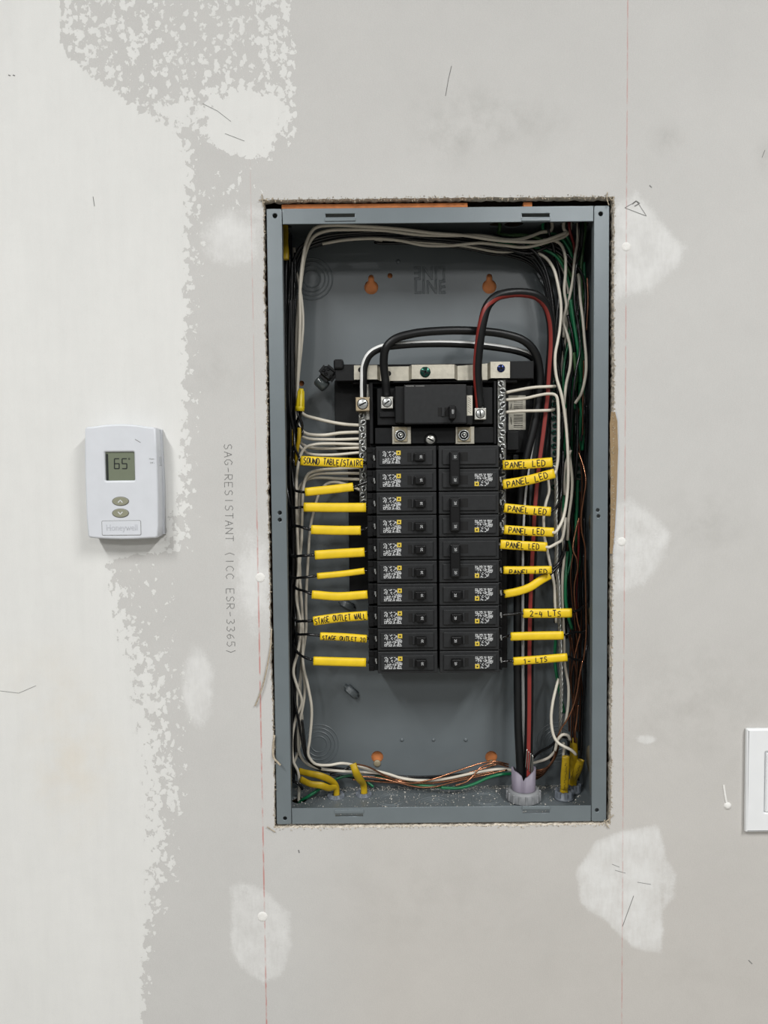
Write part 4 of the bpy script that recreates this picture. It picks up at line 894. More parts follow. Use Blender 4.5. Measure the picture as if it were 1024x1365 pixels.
NW = [
 top_exit(756, 3.6) + [(755, 309, 56), (742, 315, 52), (720, 322, 46), (690, 322, 42), (660, 320, 40), (620, 314, 40), (580, 311, 40), (530, 305, 40), (480, 301.5, 40), (440, 300.5, 40), (420, 304, 42), (410, 319, 44), (404, 345, 46), (400, 385, 48), (400, 430, 50), (398, 480, 54), (396, 520, 60), (396, 540, 62), (404, 552, 60), (422, 558, 56), (455, 565, 54), (482, 567, 53)],
 top_exit(730, 0.0) + [(721, 310, 56), (702, 317, 52), (680, 320, 50), (640, 314, 50), (600, 314, 50), (560, 313, 48), (510, 307, 46), (470, 306, 46), (435, 308, 48), (418, 316, 50), (408, 336, 52), (402, 370, 54), (397, 420, 56), (394, 470, 58), (393, 510, 64), (393, 545, 66), (397, 566, 64), (406, 577, 60), (430, 580, 56), (455, 577, 54), (482, 576, 53)],
 top_exit(756, .5) + [(752, 316, 62), (728, 324, 58), (700, 330, 55), (670, 327, 52), (640, 324, 52), (600, 327.5, 52), (565, 327, 52), (535, 321, 52), (500, 318, 52), (460, 320, 54), (430, 325, 60)],
 [(397, 400, 62), (394, 430, 64), (388, 462, 66), (388, 490, 68), (391, 525, 70), (394, 556, 70), (398, 577, 66), (408, 584, 60), (440, 586, 56), (482, 585, 53)],
 [(392, 330, 70), (393, 355, 72), (398, 375, 72), (402, 400, 70), (404, 430, 68), (402, 460, 66), (398, 500, 72), (394, 560, 76), (396, 582, 72), (403, 592, 66), (414, 597, 60), (450, 597.5, 56), (482, 597, 53)],
 [(383, 513, 60), (387, 550, 66), (393, 580, 70), (402, 597, 66), (412, 604.5, 60), (440, 606.5, 56), (482, 603, 53)],
 [(398, 1078, 70), (399, 1045, 64), (397, 1028, 60), (391, 1015, 58), (389, 985, 56), (395, 955, 54), (402, 935, 52), (396, 915, 50), (391, 895, 50), (397, 868, 50), (401, 835, 52), (395, 795, 54), (398, 755, 54), (396, 700, 52), (395, 660, 52), (396, 630, 54), (400, 609, 54), (407, 597, 52), (420, 592.5, 50), (440, 591.5, 51), (482, 592.5, 53)],
 [(690, 1029, 80), (668, 1025.5, 80), (635, 1030, 80), (600, 1038, 80), (575, 1041, 80), (540, 1038.5, 78), (515, 1031, 76), (490, 1025, 72), (470, 1019.5, 68), (455, 1017.5, 64), (438, 1020, 60), (420, 1018, 58), (411, 1006, 56), (413, 985, 54), (415.5, 945, 54), (410, 912, 54), (404, 885, 54), (404, 850, 56), (402, 800, 58), (399, 760, 58), (402, 720, 58), (403, 680, 56), (405, 647, 54), (411, 632, 52), (425, 627, 52), (450, 625, 53), (482, 623, 53)],
 [(560, 1041, 88), (530, 1037, 84), (505, 1031.5, 78), (480, 1029, 74), (448, 1027, 70), (420, 1023, 66), (405, 1014, 64), (398, 998, 62), (398, 970, 62), (403, 945, 60), (406.5, 920, 60), (404, 890, 62), (400, 850, 62), (397, 800, 64), (400, 770, 64), (398, 730, 64), (398, 690, 62), (401, 657, 60), (409, 639, 58), (422, 632, 56), (450, 631, 55), (482, 631, 53)],
 [(386, 1032, 70), (391, 1018, 68), (398, 1000, 68), (401, 980, 68), (396, 945, 68), (396, 925, 66), (400, 905, 66), (402, 880, 68), (398, 845, 70), (393, 800, 70), (396, 760, 68), (392, 720, 66), (393, 680, 64), (397, 653, 62), (406, 641, 60), (420, 637, 58), (450, 638, 56), (482, 639, 53)],
 [(403, 960, 76), (400, 920, 74), (403, 880, 74), (408, 840, 74), (408, 800, 74), (410.5, 750, 74), (413, 710, 72), (418, 682, 70), (425, 659, 66), (435, 645.5, 62), (447, 642.5, 58), (468, 648, 56), (482, 654, 54)],
]
NL = ['white wire looping highest across the top, entering the neutral bar just below its lug', 'white wire under the highest top loop, entering the neutral bar second from its lug', 'white wire sagging lowest in the run across the enclosure top'] + ['white wire entering the neutral bar %s from its lug' % k for k in ('third', 'fifth', 'sixth', 'fourth', 'seventh', 'eighth', 'ninth')] + ['white wire arching behind the first blank sleeve to the lowest neutral bar screw']
for i, w in enumerate(NW): wire(w, 1.75 if i not in (0, 1) else 1.9, 'white_wire', NL[i], GW)
rr_ = random.Random(21)
for k in range(9):                                                     # black wires added to darken the shaded gap behind the white wires
    x = 381.5 + k * 1.5; d_ = 50 + (k * 17) % 42
    wire([(x + rr_.uniform(-1, 1), y, d_ + rr_.uniform(-3, 3)) for y in (rr_.uniform(310, 360), 420, 520, 610, 700, 780, 860, 940, rr_.uniform(1000, 1045))], 1.6, 'black_wire', 'added black wire darkening the shaded gap behind the white wires', 'dark bundle behind the white wires')
for k in range(4):
    wire([(430 + 40 * k, 318 + k, 70 + 4 * k), (500, 312 + 3 * k, 66 + 4 * k), (560, 316 + 3 * k, 64 + 4 * k), (620, 322 + 3 * k, 62 + 4 * k), (670, 330 + 3 * k, 60 + 4 * k), (705, 338 - 4 * k, 60 + 4 * k), (735, 328 - 2 * k, 62 + 4 * k), (750, 322 - 2 * k, 66 + 4 * k)], 1.7, 'white_wire' if k == 2 else 'black_wire', ('white' if k == 2 else 'black') + ' insulated wire tangled in the run across the enclosure top', 'tangled wires across the top')
GT = 'dark wires across the enclosure top'
for i, (dx, dy, dd) in enumerate([(0, 0, 58), (3, 5, 64), (6, 10, 70), (-2, 3, 76), (4, 14, 80), (8, 2, 84), (1, 17, 88)]):
    wire([(384 + dx * .6, 560, dd), (383 + dx * .5, 460, dd), (385 + dx * .5, 400, dd), (390 + dx, 352 + dy * .5, dd), (402 + dx, 328 + dy * .5, dd - 4), (428 + dx, 316 + dy * .6, dd - 6), (480, 310 + dy * .5, dd - 6), (540, 308 + dy * .8, dd - 4), (600, 313 + dy * .7, dd), (660, 320 + dy, dd), (705, 330 + dy * 1.2, dd), (724 - dx * .5, 352 + dy, dd), (735 - dx * .8, 392, dd), (739 - dx * .6, 440, dd), (741 + dx * .4, 500, dd), (746 + dx, 580, dd), (750 + dx, 660, dd)], 1.55, 'black_wire', 'black insulated wire crossing the enclosure top and dropping beside the ground bar', GT)
GR = 'white wires on the ground-bar side'
LR = 'white insulated wire on the ground-bar side of the enclosure'
RW = [
 [(712, 333, 62), (728, 343, 58), (738, 358, 54), (744, 380, 50), (748, 410, 48), (745, 440, 46), (739, 470, 44), (741, 500, 42), (749, 528, 40), (754, 560, 40), (757, 600, 38), (757.5, 640, 38), (755, 668, 36), (750, 690, 35), (744, 702, 34)] + through(13)[::-1] + [(668, 705, 35)],
 [(706, 326, 66), (728, 322, 62), (746, 326, 60), (753, 340, 58), (754, 362, 56), (752.5, 388, 56), (755, 408, 56), (751, 428, 54), (757, 448, 52), (761, 468, 50), (760, 490, 50), (755, 512, 50), (752, 540, 48)],
 [(674, 523.5, 50), (690, 520, 47), (710, 516.5, 46), (728, 515.5, 48), (739, 515, 62)],
 [(674, 533, 50), (700, 531, 46), (718, 527, 44), (732, 525, 42), (741, 527, 40), (744, 540, 40), (744.5, 570, 38), (744, 596, 36), (742.5, 618, 34.5)] + through(11)[::-1] + [(667, 646, 35)],
 [(674, 549.5, 50), (695, 548, 47), (715, 547.5, 46), (730, 547, 48), (739, 546, 62)],
 [(760, 600, 58), (753, 620, 58), (751, 640, 60), (752, 660, 62)],
 top_exit(776, 2.6) + [(771, 322, 66), (766, 345, 62), (764, 372, 60), (760, 395, 62), (754, 420, 64), (751, 450, 66)],
 [(771, 365, 66), (773, 395, 62), (777, 425, 58), (779, 450, 56), (781.5, 478, 54), (781, 500, 54), (775, 525, 58), (767, 538, 62)],
 [(753, 545, 62), (756, 575, 60), (760, 610, 60), (763, 640, 60), (762, 662, 60), (758, 690, 62), (756, 720, 64)],
 [(754, 690, 52), (752, 706, 48), (747, 720, 42), (740, 724, 38)] + through(14)[::-1] + [(663, 725.5, 31)],
 [(731, 640, 60), (732, 655, 58), (728, 670, 56), (725, 690, 58), (726, 715, 60), (730, 735, 60), (734, 755, 58), (739, 780, 56), (740, 800, 56), (742, 830, 58)],
 [(750, 720, 62), (751, 760, 58), (750, 800, 58), (752, 850, 60), (753, 885, 62), (758, 915, 60), (757, 945, 60), (753, 965, 62)],
 [(746, 905, 56), (742, 918, 52), (737, 938, 48), (735, 958, 46), (738, 980, 44), (744, 990, 42), (752, 995, 40), (762, 1000, 40), (768, 1006, 42)],
 [(740, 1000, 52), (744, 985, 48), (750, 979, 46), (757, 980, 48), (760, 986, 52)],
 [(751, 1008, 60), (752, 1000, 58), (751, 990, 56)],
 [(690, 1022, 84), (715, 1016, 80), (732, 1010, 76), (742, 1000, 72)],
]
RL = ['long white wire winding down to the fourth PANEL LED sleeve', 'white wire curving from the top run and crossing the long winding one', 'white wire bridging from the neutral bar above the barcode sticker to the ground bar', 'white wire passing the sticker top and dropping to the second PANEL LED sleeve', 'white wire bridging straight across the barcode sticker', 'short white wire behind the long winding one below the ground bar', 'white wire entering from the top corner beside the green wires', 'white wire bowing along the side panel before the green wires', 'dull white wire beside the long winding one below the ground bars', 'white wire bending into the fifth PANEL LED sleeve', 'white wire wandering behind the PANEL LED sleeve ends', 'white wire hanging straight beside the twisted stranded cable', 'white wire bowing out to the slanted yellow jacket', 'short white arch above the yellow jackets beside the conduit', 'short white stub in the jacket nearest the conduit', 'white wire running from the conduit mouth behind to the yellow jackets']
for i, w in enumerate(RW): wire(w, 1.75, 'white_wire', RL[i], GR)
GK = 'black wires on the ground-bar side'; LK = 'black insulated wire on the ground-bar side of the enclosure'
KL = ['black wire leaving the %s PANEL LED sleeve' % k for k in ('third', 'lowest')] + ['black wire through the sleeve lettered 2-4 LTS', 'black wire through the blank sleeve between the two LTS sleeves', 'black wire through the sleeve lettered 1- LTS', 'black wire through the bent blank yellow sleeve', 'black wire leaving the topmost PANEL LED sleeve']
KW = [
 [(667, 677, 35)] + through(12) + [(741, 677, 38), (747, 668, 46), (749, 640, 54), (750, 600, 60)],
 [(667, 760, 35)] + through(15) + [(745, 751, 38), (751, 741, 46), (753, 720, 54), (752, 690, 60)],
 [(667, 820, 35), (683, 819, 35)] + through(17) + [(775, 811, 42), (782, 803, 52), (782, 785, 60), (780, 740, 66), (779, 690, 70)],
 [(667, 850, 35)] + through(18) + [(766, 843, 40), (779, 842, 50), (782, 832, 58), (781, 800, 64), (778, 740, 72)],
 [(667, 882, 35)] + through(19) + [(768, 880, 42), (777, 878, 50), (782, 866, 58), (782, 830, 64), (779, 780, 70)],
 [(667, 792, 39)] + through(16) + [(745, 752, 54), (752, 735, 62)],
 [(667, 620, 35)] + through(10) + [(743, 608, 40), (747, 585, 50), (747, 550, 56)],
 top_exit(776, 4.6) + [(775, 330, 58), (769, 352, 54), (766, 380, 54), (767, 410, 52), (772, 440, 50), (773, 470, 48), (768, 495, 46), (764, 530, 46), (762, 560, 50), (758, 600, 56)],
 [(700, 341, 70), (717, 347, 68), (730, 365, 64), (736, 395, 62), (738.5, 430, 62), (738, 465, 60), (741, 488, 57)],
 [(722, 352, 72), (738, 356, 70), (746, 375, 68), (748, 400, 66), (747, 430, 68), (752, 470, 70), (754, 520, 70), (756, 580, 70), (760, 640, 72), (770, 700, 76), (774, 760, 76)],
 [(757, 420, 60), (764, 450, 58), (766, 480, 60), (761, 510, 62), (758, 560, 64), (752, 620, 64), (747, 660, 62), (743, 700, 66), (741, 760, 70), (740, 830, 74)],
 [(781, 540, 66), (780, 600, 72), (776, 680, 78), (779, 760, 78), (778, 840, 78), (780, 900, 78), (776, 960, 78), (774, 1000, 78), (766, 1040, 76)],
 [(772, 640, 80), (770, 700, 82), (774, 780, 82), (770, 850, 84), (774, 930, 84), (772, 1000, 80)],
 [(700, 1028, 88), (716, 1005, 84), (735, 994, 78), (745, 984, 70)],
 [(735, 1015, 80), (742, 990, 76), (750, 982, 72), (757, 986, 68), (758, 1005, 66)],
]
for i, w in enumerate(KW): wire(w, 1.5, 'black_wire', KL[i] if i < len(KL) else LK, GK)
bottom_black = [[(392, 990, 70), (398, 1008, 68), (412, 1020, 68), (430, 1028, 70), (450, 1029, 72), (470, 1021, 74)], [(402, 960, 52), (405, 985, 54), (408, 1006, 58), (420, 1018, 66), (450, 1024, 76), (500, 1032, 84), (560, 1036, 90), (640, 1030, 90)], [(384, 700, 62), (386, 800, 62), (387, 880, 60), (393, 930, 56), (399, 960, 52), (404, 990, 54), (411, 1012, 60), (428, 1024, 66)], [(390, 1040, 60), (396, 1044, 56), (401, 1048, 58), (403, 1052, 62)], [(383, 860, 70), (385, 960, 72), (388, 1020, 74), (386, 1060, 74)], [(387, 900, 78), (389, 980, 80), (395, 1030, 80), (410, 1045, 84)], [(440, 1032, 88), (520, 1042, 92), (600, 1036, 92), (680, 1026, 90)]]
for w in bottom_black: wire(w, 1.5, 'black_wire', 'black insulated wire in the bottom corner by the yellow cable jackets', 'black wires along the enclosure bottom')
GG = 'green ground wires'; LG = 'green insulated ground wire on the ground-bar side'
GR_ = [[(757, 392, 66), (761, 415, 64), (766, 440, 62), (770, 470, 60), (768, 500, 60), (764, 530, 64), (768, 545, 70)], [(763, 380, 70), (768, 415, 68), (773, 450, 66), (775, 490, 64), (773, 530, 66), (776, 570, 70), (774, 600, 74)], [(752, 385, 74), (758, 420, 72), (763, 460, 70), (771, 500, 68), (777, 540, 70), (775, 590, 72)], [(778, 350, 76), (779, 400, 74), (778, 450, 72), (776, 500, 74)], [(760, 400, 60), (767, 445, 58), (772, 480, 57), (774, 510, 60)],
       top_exit(730, 3.0) + [(741, 313, 64), (752, 322, 62), (760, 335, 64), (764, 350, 68)], [(757, 735, 66), (754, 755, 60), (753, 780, 56), (754, 800, 56), (757, 818, 58), (763, 838, 64)], [(741, 850, 66), (740, 880, 66), (743, 905, 66), (748, 930, 70), (752, 950, 72)], [(770, 640, 74), (768, 690, 72), (765, 730, 70), (767, 760, 74)], top_exit(756, 2.0) + [(767, 340, 72), (766, 380, 72), (770, 420, 72)]]
GL = {5: 'green ground wire bending in from the enclosure top above the ground bars', 6: 'green ground wire bowing just above the 2-4 LTS sleeve', 7: 'green ground wire behind the 1- LTS sleeve', 8: 'green ground wire beside the kinked bright copper wire'}
for i, w in enumerate(GR_): wire(w, 1.9, 'green_wire', GL.get(i, LG), GG)
for w in [top_exit(661, 0.0) + [(664, 311, 66), (676, 315, 62), (700, 315, 62), (722, 320, 62), (738, 333, 64), (752, 350, 66), (762, 372, 70)], top_exit(776, .4) + [(777, 330, 66), (774, 360, 68), (776, 400, 68), (778, 440, 66)], [(720, 318, 70), (735, 330, 70), (748, 346, 70), (758, 370, 72)], [(765, 470, 52), (768, 500, 52), (766, 520, 55)]]:
    wire(w, 1.9, 'olive_green_wire', 'dull olive green ground wire at the top corner above the ground bar', 'olive green ground wires')
wire([(588, 1049.5, 70), (612, 1050, 70), (632, 1045, 72), (650, 1037, 74), (668, 1032, 76), (682, 1031, 80)], 1.9, 'green_wire', 'green ground wire lying along the bottom near the conduit', 'green ground wires along the bottom')
wire([(398, 1070, 64), (408, 1065, 58), (418, 1058, 58), (428, 1051, 64), (436, 1044, 74)], 1.9, 'green_wire', 'green ground wire in the bottom corner under the paired yellow jackets', 'green ground wires along the bottom')
wire([(440, 1042, 84), (455, 1036, 84), (470, 1034, 84), (486, 1040, 82), (498, 1049, 80)], 1.7, 'green_wire', 'green ground wire passing behind the single yellow jacket', 'green ground wires along the bottom')
wire([(500, 1035, 86), (530, 1040, 86), (560, 1046, 80), (588, 1049, 74)], 1.7, 'green_wire', 'green ground wire under the copper wires along the bottom', 'green ground wires along the bottom')
wire(top_exit(756, 5.2) + [(766, 330, 68), (762, 360, 74)], 1.6, 'red_wire', 'dark red insulated wire entering at the top corner', 'red wires'); wire([(772, 690, 68), (771, 740, 68), (768, 800, 70), (771, 860, 72)], 1.4, 'red_wire', 'dark red insulated wire among the bare coppers', 'red wires')
GCu = 'bare copper ground wires'; LCu = 'dull bare copper wire in the bundle hanging below the ground bars'
CU = [[(771, 602, 60), (776, 615, 54), (780, 630, 48), (781, 645, 46), (778, 665, 46), (775, 690, 46), (776, 710, 46), (780, 728, 46), (780.5, 760, 46), (781, 810, 46), (781, 850, 48), (777, 880, 50)], [(772, 690, 56), (766, 715, 54), (764, 733, 52), (769, 745, 50), (770, 758, 50), (766, 780, 50), (766.5, 803, 50), (770, 828, 50), (773.5, 843, 50), (770, 858, 52), (765, 880, 54)], [(764, 738, 58), (761, 762, 56), (762, 790, 56), (766, 825, 56), (770, 865, 56), (769, 900, 54), (765, 930, 54), (762, 955, 54), (762, 990, 58)], [(777, 880, 44), (773, 900, 42), (770, 920, 42), (765, 940, 42), (757, 958, 44), (748, 972, 48), (743, 985, 50), (741, 1000, 54), (735, 1016, 62), (724, 1026, 70), (708, 1030, 76)], [(762, 850, 60), (766, 880, 58), (770, 910, 58), (768, 940, 58), (765, 965, 58), (766, 990, 60)], [(772, 850, 64), (765, 880, 62), (761, 905, 62), (763, 930, 62), (766, 960, 62)], [(771, 940, 50), (769, 960, 50), (767, 975, 52), (768, 990, 58)], [(758, 845, 70), (763, 870, 68), (768, 895, 66), (771, 925, 66), (768, 950, 66)], [(773, 540, 70), (771, 570, 68), (773, 600, 66), (776, 640, 66), (774, 690, 66)], [(782, 440, 50), (784, 400, 50), (783, 370, 52)], [(778, 480, 60), (777, 530, 58), (777, 580, 58)]]
CL = {0: 'bright copper wire snaking beside the round side knockouts', 1: 'bright copper wire kinked beside the lowest PANEL LED sleeve', 3: 'bright copper wire slanting from the side panel across to the conduit', 6: 'short bright copper wire entering the tall yellow jacket', 9: 'short copper wire against the side panel beside the upper green wires'}
for i, w in enumerate(CU): wire(w, .95, 'copper' if i in (0, 3, 6, 1) else 'old_copper', CL.get(i, LCu), GCu, 'copper_wire', 7, 7)
for k in range(6):
    wire([(744 + k * .5, 982 - k, 60 + 3 * k), (742, 1000 + k, 62 + 3 * k), (738 - k, 1014 + k * 1.2, 66 + 3 * k), (727 - k, 1025 + k * 1.8, 70 + 3 * k), (712, 1028 + k * 2.2, 74 + 3 * k), (700, 1029 + k * 2, 80 + 2 * k)], .95, 'old_copper' if k % 2 else 'copper', 'bare copper wire curling from the jackets to the conduit', 'copper wires curling to the conduit', 'copper_wire', 7, 7)
for w in [[(472, 1018, 60), (490, 1022, 66), (512, 1033, 72), (530, 1041, 76), (548, 1044, 76), (572, 1040, 76), (600, 1031, 76), (625, 1022.5, 76), (645, 1016.5, 74), (660, 1015, 74), (678, 1019, 78)], [(470, 1034, 70), (505, 1037, 72), (530, 1043, 72), (556, 1049, 70), (580, 1049.5, 70), (604, 1043, 72), (640, 1034.5, 74), (676, 1026, 78)], [(607, 1047, 66), (622, 1042, 68), (631, 1034, 70), (641, 1023, 72), (656, 1017.5, 74), (678, 1022, 80)], [(470, 1039, 80), (520, 1043, 80), (570, 1044, 80), (620, 1036, 80), (675, 1024, 84)], [(500, 1029, 80), (540, 1040, 82), (600, 1036, 84), (640, 1026, 82), (662, 1019, 80), (676, 1018, 80)]]:
    wire(w, 1.0, 'copper', 'bare copper wire lying along the enclosure bottom', 'copper wires along the bottom', 'copper_wire', 7, 7)
for k in range(14):                                                    # deep bundle along the side panel
    x = 746 + (k * 11) % 34; d_ = 64 + (k * 7) % 28; ym = rr_.uniform(620, 1000) if k % 3 else rr_.uniform(560, 640)
    ys = list(np.arange(372, ym - 20, 62)) + [ym]; hd = [(640 + 6 * (k % 7), 313 + 2 * (k % 5), d_ - 4), (700 + k, 322 + k % 6, d_), (732 + (x - 746) * .7, 338, d_)] if k > 3 else top_exit((730, 776, 776, 730)[k], (4.6, 3.55, 1.5, 1.5)[k]) + [((738, 771, 778, 740)[k], 335, d_)]
    m_ = ('black_wire', 'black_wire', 'green_wire', 'black_wire', 'green_wire', 'black_wire', 'white_wire')[k % 7]
    wire(hd + [(min(x + rr_.uniform(-5, 5), 779 - (d_ - 70) * .1), y, d_ + rr_.uniform(-3, 3)) for y in ys], 1.55, m_, {'black_wire': 'black wire in the deep bundle along the side panel with round knockouts', 'green_wire': 'green wire in the deep bundle along the side panel with round knockouts', 'white_wire': 'white wire in the deep bundle along the side panel with round knockouts'}[m_], 'deep bundle along the side panel')
for k in range(5):
    x = 759 + k * 4.2
    wire([(x + rr_.uniform(-3, 3), y, 70 + 4 * k + rr_.uniform(-4, 4)) for y in (655, 690, 740, 790, 840, 890, 935, 975)], .95, 'old_copper', LCu, GCu, 'copper_wire', 7, 7)
# twisted stranded cable
C = catmull([atm(p) for p in [(740, 620, 54), (742, 660, 54), (741, 690, 54), (743, 730, 54), (745, 780, 54), (746, 830, 54), (747.5, 880, 54), (748, 920, 54), (747, 960, 56), (746, 985, 60)]], 14)
def build_stranded(C_, f_):
    te = empty('stranded_cable', C_[-1], 'twisted bare grey stranded cable hanging behind the yellow sleeves', 'cable'); T_, U_ = frames(C_)
    for s in range(4):
        bm = bmesh.new(); tube_bm(bm, [c + (U_[i] * math.cos(i * .55 + s * math.pi / 2) + T_[i].cross(U_[i]) * math.sin(i * .55 + s * math.pi / 2)) * .0014 for i, c in enumerate(C_)], .0011, 7); finish('strand', bm, 'strand_metal', te)
strand(C, .0025, build_stranded, .8)

# ------------------------------------------------------------------ ground bar
gbar = empty('ground_bar', at(739, 650, .07), 'narrow ground bar with green screws beside the service cables', 'ground bar')
nbar(739, 739.5, 497, 655, 62, 17, gbar, 'green_screw', 'bar_metal', 'bar', 9)
gbar2 = empty('ground_bar', at(768, 640, .085), 'second ground bar half hidden behind green wires', 'ground bar')
nbar(771, 771, 520, 640, 80, 12, gbar2, 'green_screw', 'bar_metal', 'bar', 8)

# ------------------------------------------------------------------ service cables
def service(pts, r_px, label, stripe=None, sdirs=None, sw=1.0):
    C = catmull([pt(p) for p in pts], 9); r = K(r_px, .05); par = [i / 9 for i in range(len(C))]
    def build(C, fp_):
        e = empty('service_cable', C[-1], label, 'cable', 'service cables')
        bm = bmesh.new(); tube_bm(bm, C, r, 14); finish('insulation', bm, 'service_black', e)
        if stripe:
            T_, _ = frames(C); bm = bmesh.new(); rows = []; n = len(sdirs); ks = [q_[0] for q_ in sdirs]
            for i, c in enumerate(C):
                f = fp_[i]; j = 0
                while j < n - 2 and ks[j + 1] < f: j += 1
                t = max(0, min(1, (f - ks[j]) / (ks[j + 1] - ks[j]))); d = Vector(sdirs[j][1]).lerp(Vector(sdirs[j + 1][1]), t)
                d = (d - T_[i] * d.dot(T_[i])).normalized(); q = T_[i].cross(d)
                rows.append([bm.verts.new(c + (d * math.cos(a) + q * math.sin(a)) * r * 1.025) for a in np.linspace(-sw, sw, 7)])
            for a, b in zip(rows[:-1], rows[1:]):
                for k in range(6): f = bm.faces.new((a[k], a[k + 1], b[k + 1], b[k])); f.smooth = True
            finish('colour_stripe', bm, stripe, e)
    e = strand(C, r, build, .12, par); e['fix'] = [(-.1, .35), (len(pts) - 2.02, len(pts))]
    return e
def pipe(dx, dy): return [cnd + Vector((dx * .001, dy * .001, .046)), cnd + Vector((dx * .001, dy * .001, .003))]
service([(515.5, 529, 38.8), (514, 508, 38), (511.5, 484, 34), (514, 465, 30), (525, 453, 28), (550, 445, 28), (590, 441, 31), (630, 441, 36), (670, 445, 41), (698, 454, 44), (712, 468, 48), (719, 488, 53), (721, 520, 56), (713, 565, 57), (703, 605, 58), (695, 650, 59), (691, 710, 59), (690, 800, 59), (690, 900, 57), (691, 970, 55.5)] + pipe(-4.6, -2.0), 5.4, 'plain thick black service cable arching to the main breaker lug')
service([(484, 529, 40.5), (484.5, 508, 36), (486, 488, 34.5), (493, 473, 33), (508, 464, 33), (540, 459.5, 35), (580, 458, 39), (620, 459, 45), (660, 463, 51), (690, 470, 56), (706, 480, 61), (714, 500, 65), (716, 540, 67), (708, 590, 68), (700, 650, 68.5), (698, 720, 68.5), (698, 800, 68), (698, 900, 66), (698, 970, 64)] + pipe(-.1, 6.5), 4.9, 'thick black service cable with white stripe on the neutral lug', 'stripe_white', [(0, (-.35, -1, .2)), (2, (-.6, -.8, .5)), (5, (0, -1, .7)), (9, (0, -1, .6)), (11, (.4, -.9, 0)), (13, (.7, -.8, 0)), (15, (-.5, -1, 0)), (20, (-.2, -1, 0))], .42)
red_cable = service([(640, 543, 38.4), (638, 520, 36), (636.5, 492, 30), (639, 460, 24), (643.5, 430, 20), (650, 408, 18.5), (661, 396, 18.5), (678, 391, 20), (700, 390.5, 24), (717, 395, 28), (728, 407, 34), (734, 427, 40), (735.5, 455, 46), (733, 490, 51), (730, 530, 55), (725, 575, 57), (719, 620, 58), (714, 670, 58), (711, 720, 58), (708, 780, 58), (706, 850, 57.5), (705.5, 940, 56)] + pipe(5.2, -1.6), 5.9, 'thick black service cable with red stripe arching highest in the enclosure', 'stripe_red', [(0, (-1, -.62, 0)), (3, (-1, -.5, 0)), (4.2, (-.8, -.75, -.1)), (5.4, (-.1, -.8, -.6)), (7, (0, -.5, -.9)), (9, (-.6, -.5, -.6)), (11, (-.5, -1, -.1)), (13, (-.3, -1, 0)), (23, (-.1, -1, 0))], .42)

# ------------------------------------------------------------------ conduit, connectors, jackets, wire nut
cd = empty('conduit_connector', (cnd.x, cnd.y, BZ0), 'violet-grey plastic conduit end with ribbed grey lock nut', 'conduit')
bm = bmesh.new(); n = 40; R1 = .0130; zt = BZ0 + .034; rows = []
for (r, zf) in ((R1, 0), (R1, 1), (R1 - .0022, 1), (R1 - .0022, 0)):
    row = []
    for k in range(n):
        a = 2 * math.pi * k / n; front = -math.sin(a)                      # ragged mouth: high at the sides, notched in front
        hgt = .033 + .007 * abs(math.cos(a)) ** 1.5 - (.005 if abs(math.cos(a) + .12) < .05 and front > 0 else 0) + .0008 * math.sin(5 * a)
        row.append(bm.verts.new((cnd.x + r * (1 + .10 * zf) * math.cos(a), cnd.y + r * math.sin(a), BZ0 - .012 + (hgt + .012) * zf)))
    rows.append(row)
for a, b in zip(rows, rows[1:] + rows[:1]):
    for k in range(n): f = bm.faces.new((a[k], a[(k + 1) % n], b[(k + 1) % n], b[k])); f.smooth = True
finish('conduit_end', bm, 'pvc_violet', cd)
bm = bmesh.new(); lathe(bm, (cnd.x, cnd.y, BZ0 + T), (0, 0, 1), [(.0005, .0150), (.0005, .0190), (.002, .0200), (.011, .0188), (.0135, .0172), (.0135, .0140), (.0005, .0140)], 40); nut = finish('lock_nut', bm, 'pvc_grey', cd)
for k in range(16):
    a = 2 * math.pi * k / 16; bm = bmesh.new(); b = bmesh.new(); bmesh.ops.create_cube(b, size=1, matrix=Matrix.Translation((cnd.x + .0194 * math.cos(a), cnd.y + .0194 * math.sin(a), BZ0 + T + .0065)) @ Matrix.Rotation(a, 4, 'Z') @ Matrix.Diagonal((.0022, .0022, .010, 1))); bmesh.ops.bevel(b, geom=b.edges[:], offset=.0005, segments=1, affect='EDGES'); add_bm(bm, b); finish('nut_rib', bm, 'pvc_grey', nut)
def connector(c, r, label, h=1.0):
    e = empty('cable_connector', (c.x, c.y, BZ0), label, 'cable connector', 'grey cable connectors'); bm = bmesh.new()
    lathe(bm, (c.x, c.y, BZ0 + T), (0, 0, 1), [(-.004, r * .92), (.0003, r * .92), (.0003, r * 1.25), (.002 * h, r * 1.2), (.0035 * h, r * .95), (.0085 * h, r * .88), (.0085 * h, r * .62), (-.004, r * .62)], 24); finish('collar', bm, 'connector_grey', e)
    for k in range(8):
        a = 2 * math.pi * k / 8; bm = bmesh.new(); b = bmesh.new(); bmesh.ops.create_cube(b, size=1, matrix=Matrix.Translation((c.x + r * 1.0 * math.cos(a), c.y + r * 1.0 * math.sin(a), BZ0 + T + .0055 * h)) @ Matrix.Rotation(a, 4, 'Z') @ Matrix.Diagonal((.003, .0028, .009 * h, 1))); add_bm(bm, b); finish('finger', bm, 'connector_grey', e)
connector(cn3, .0095, 'grey plastic cable connector gripping the printed jacket beside the conduit'); connector(cn4, .0082, 'grey plastic cable connector half hidden behind the printed jacket, gripping two jackets'); connector(cn1, .0085, 'grey plastic cable connector under the paired yellow jackets', .4); connector(cn2, .0078, 'grey plastic cable connector under the lone yellow jacket', .4)
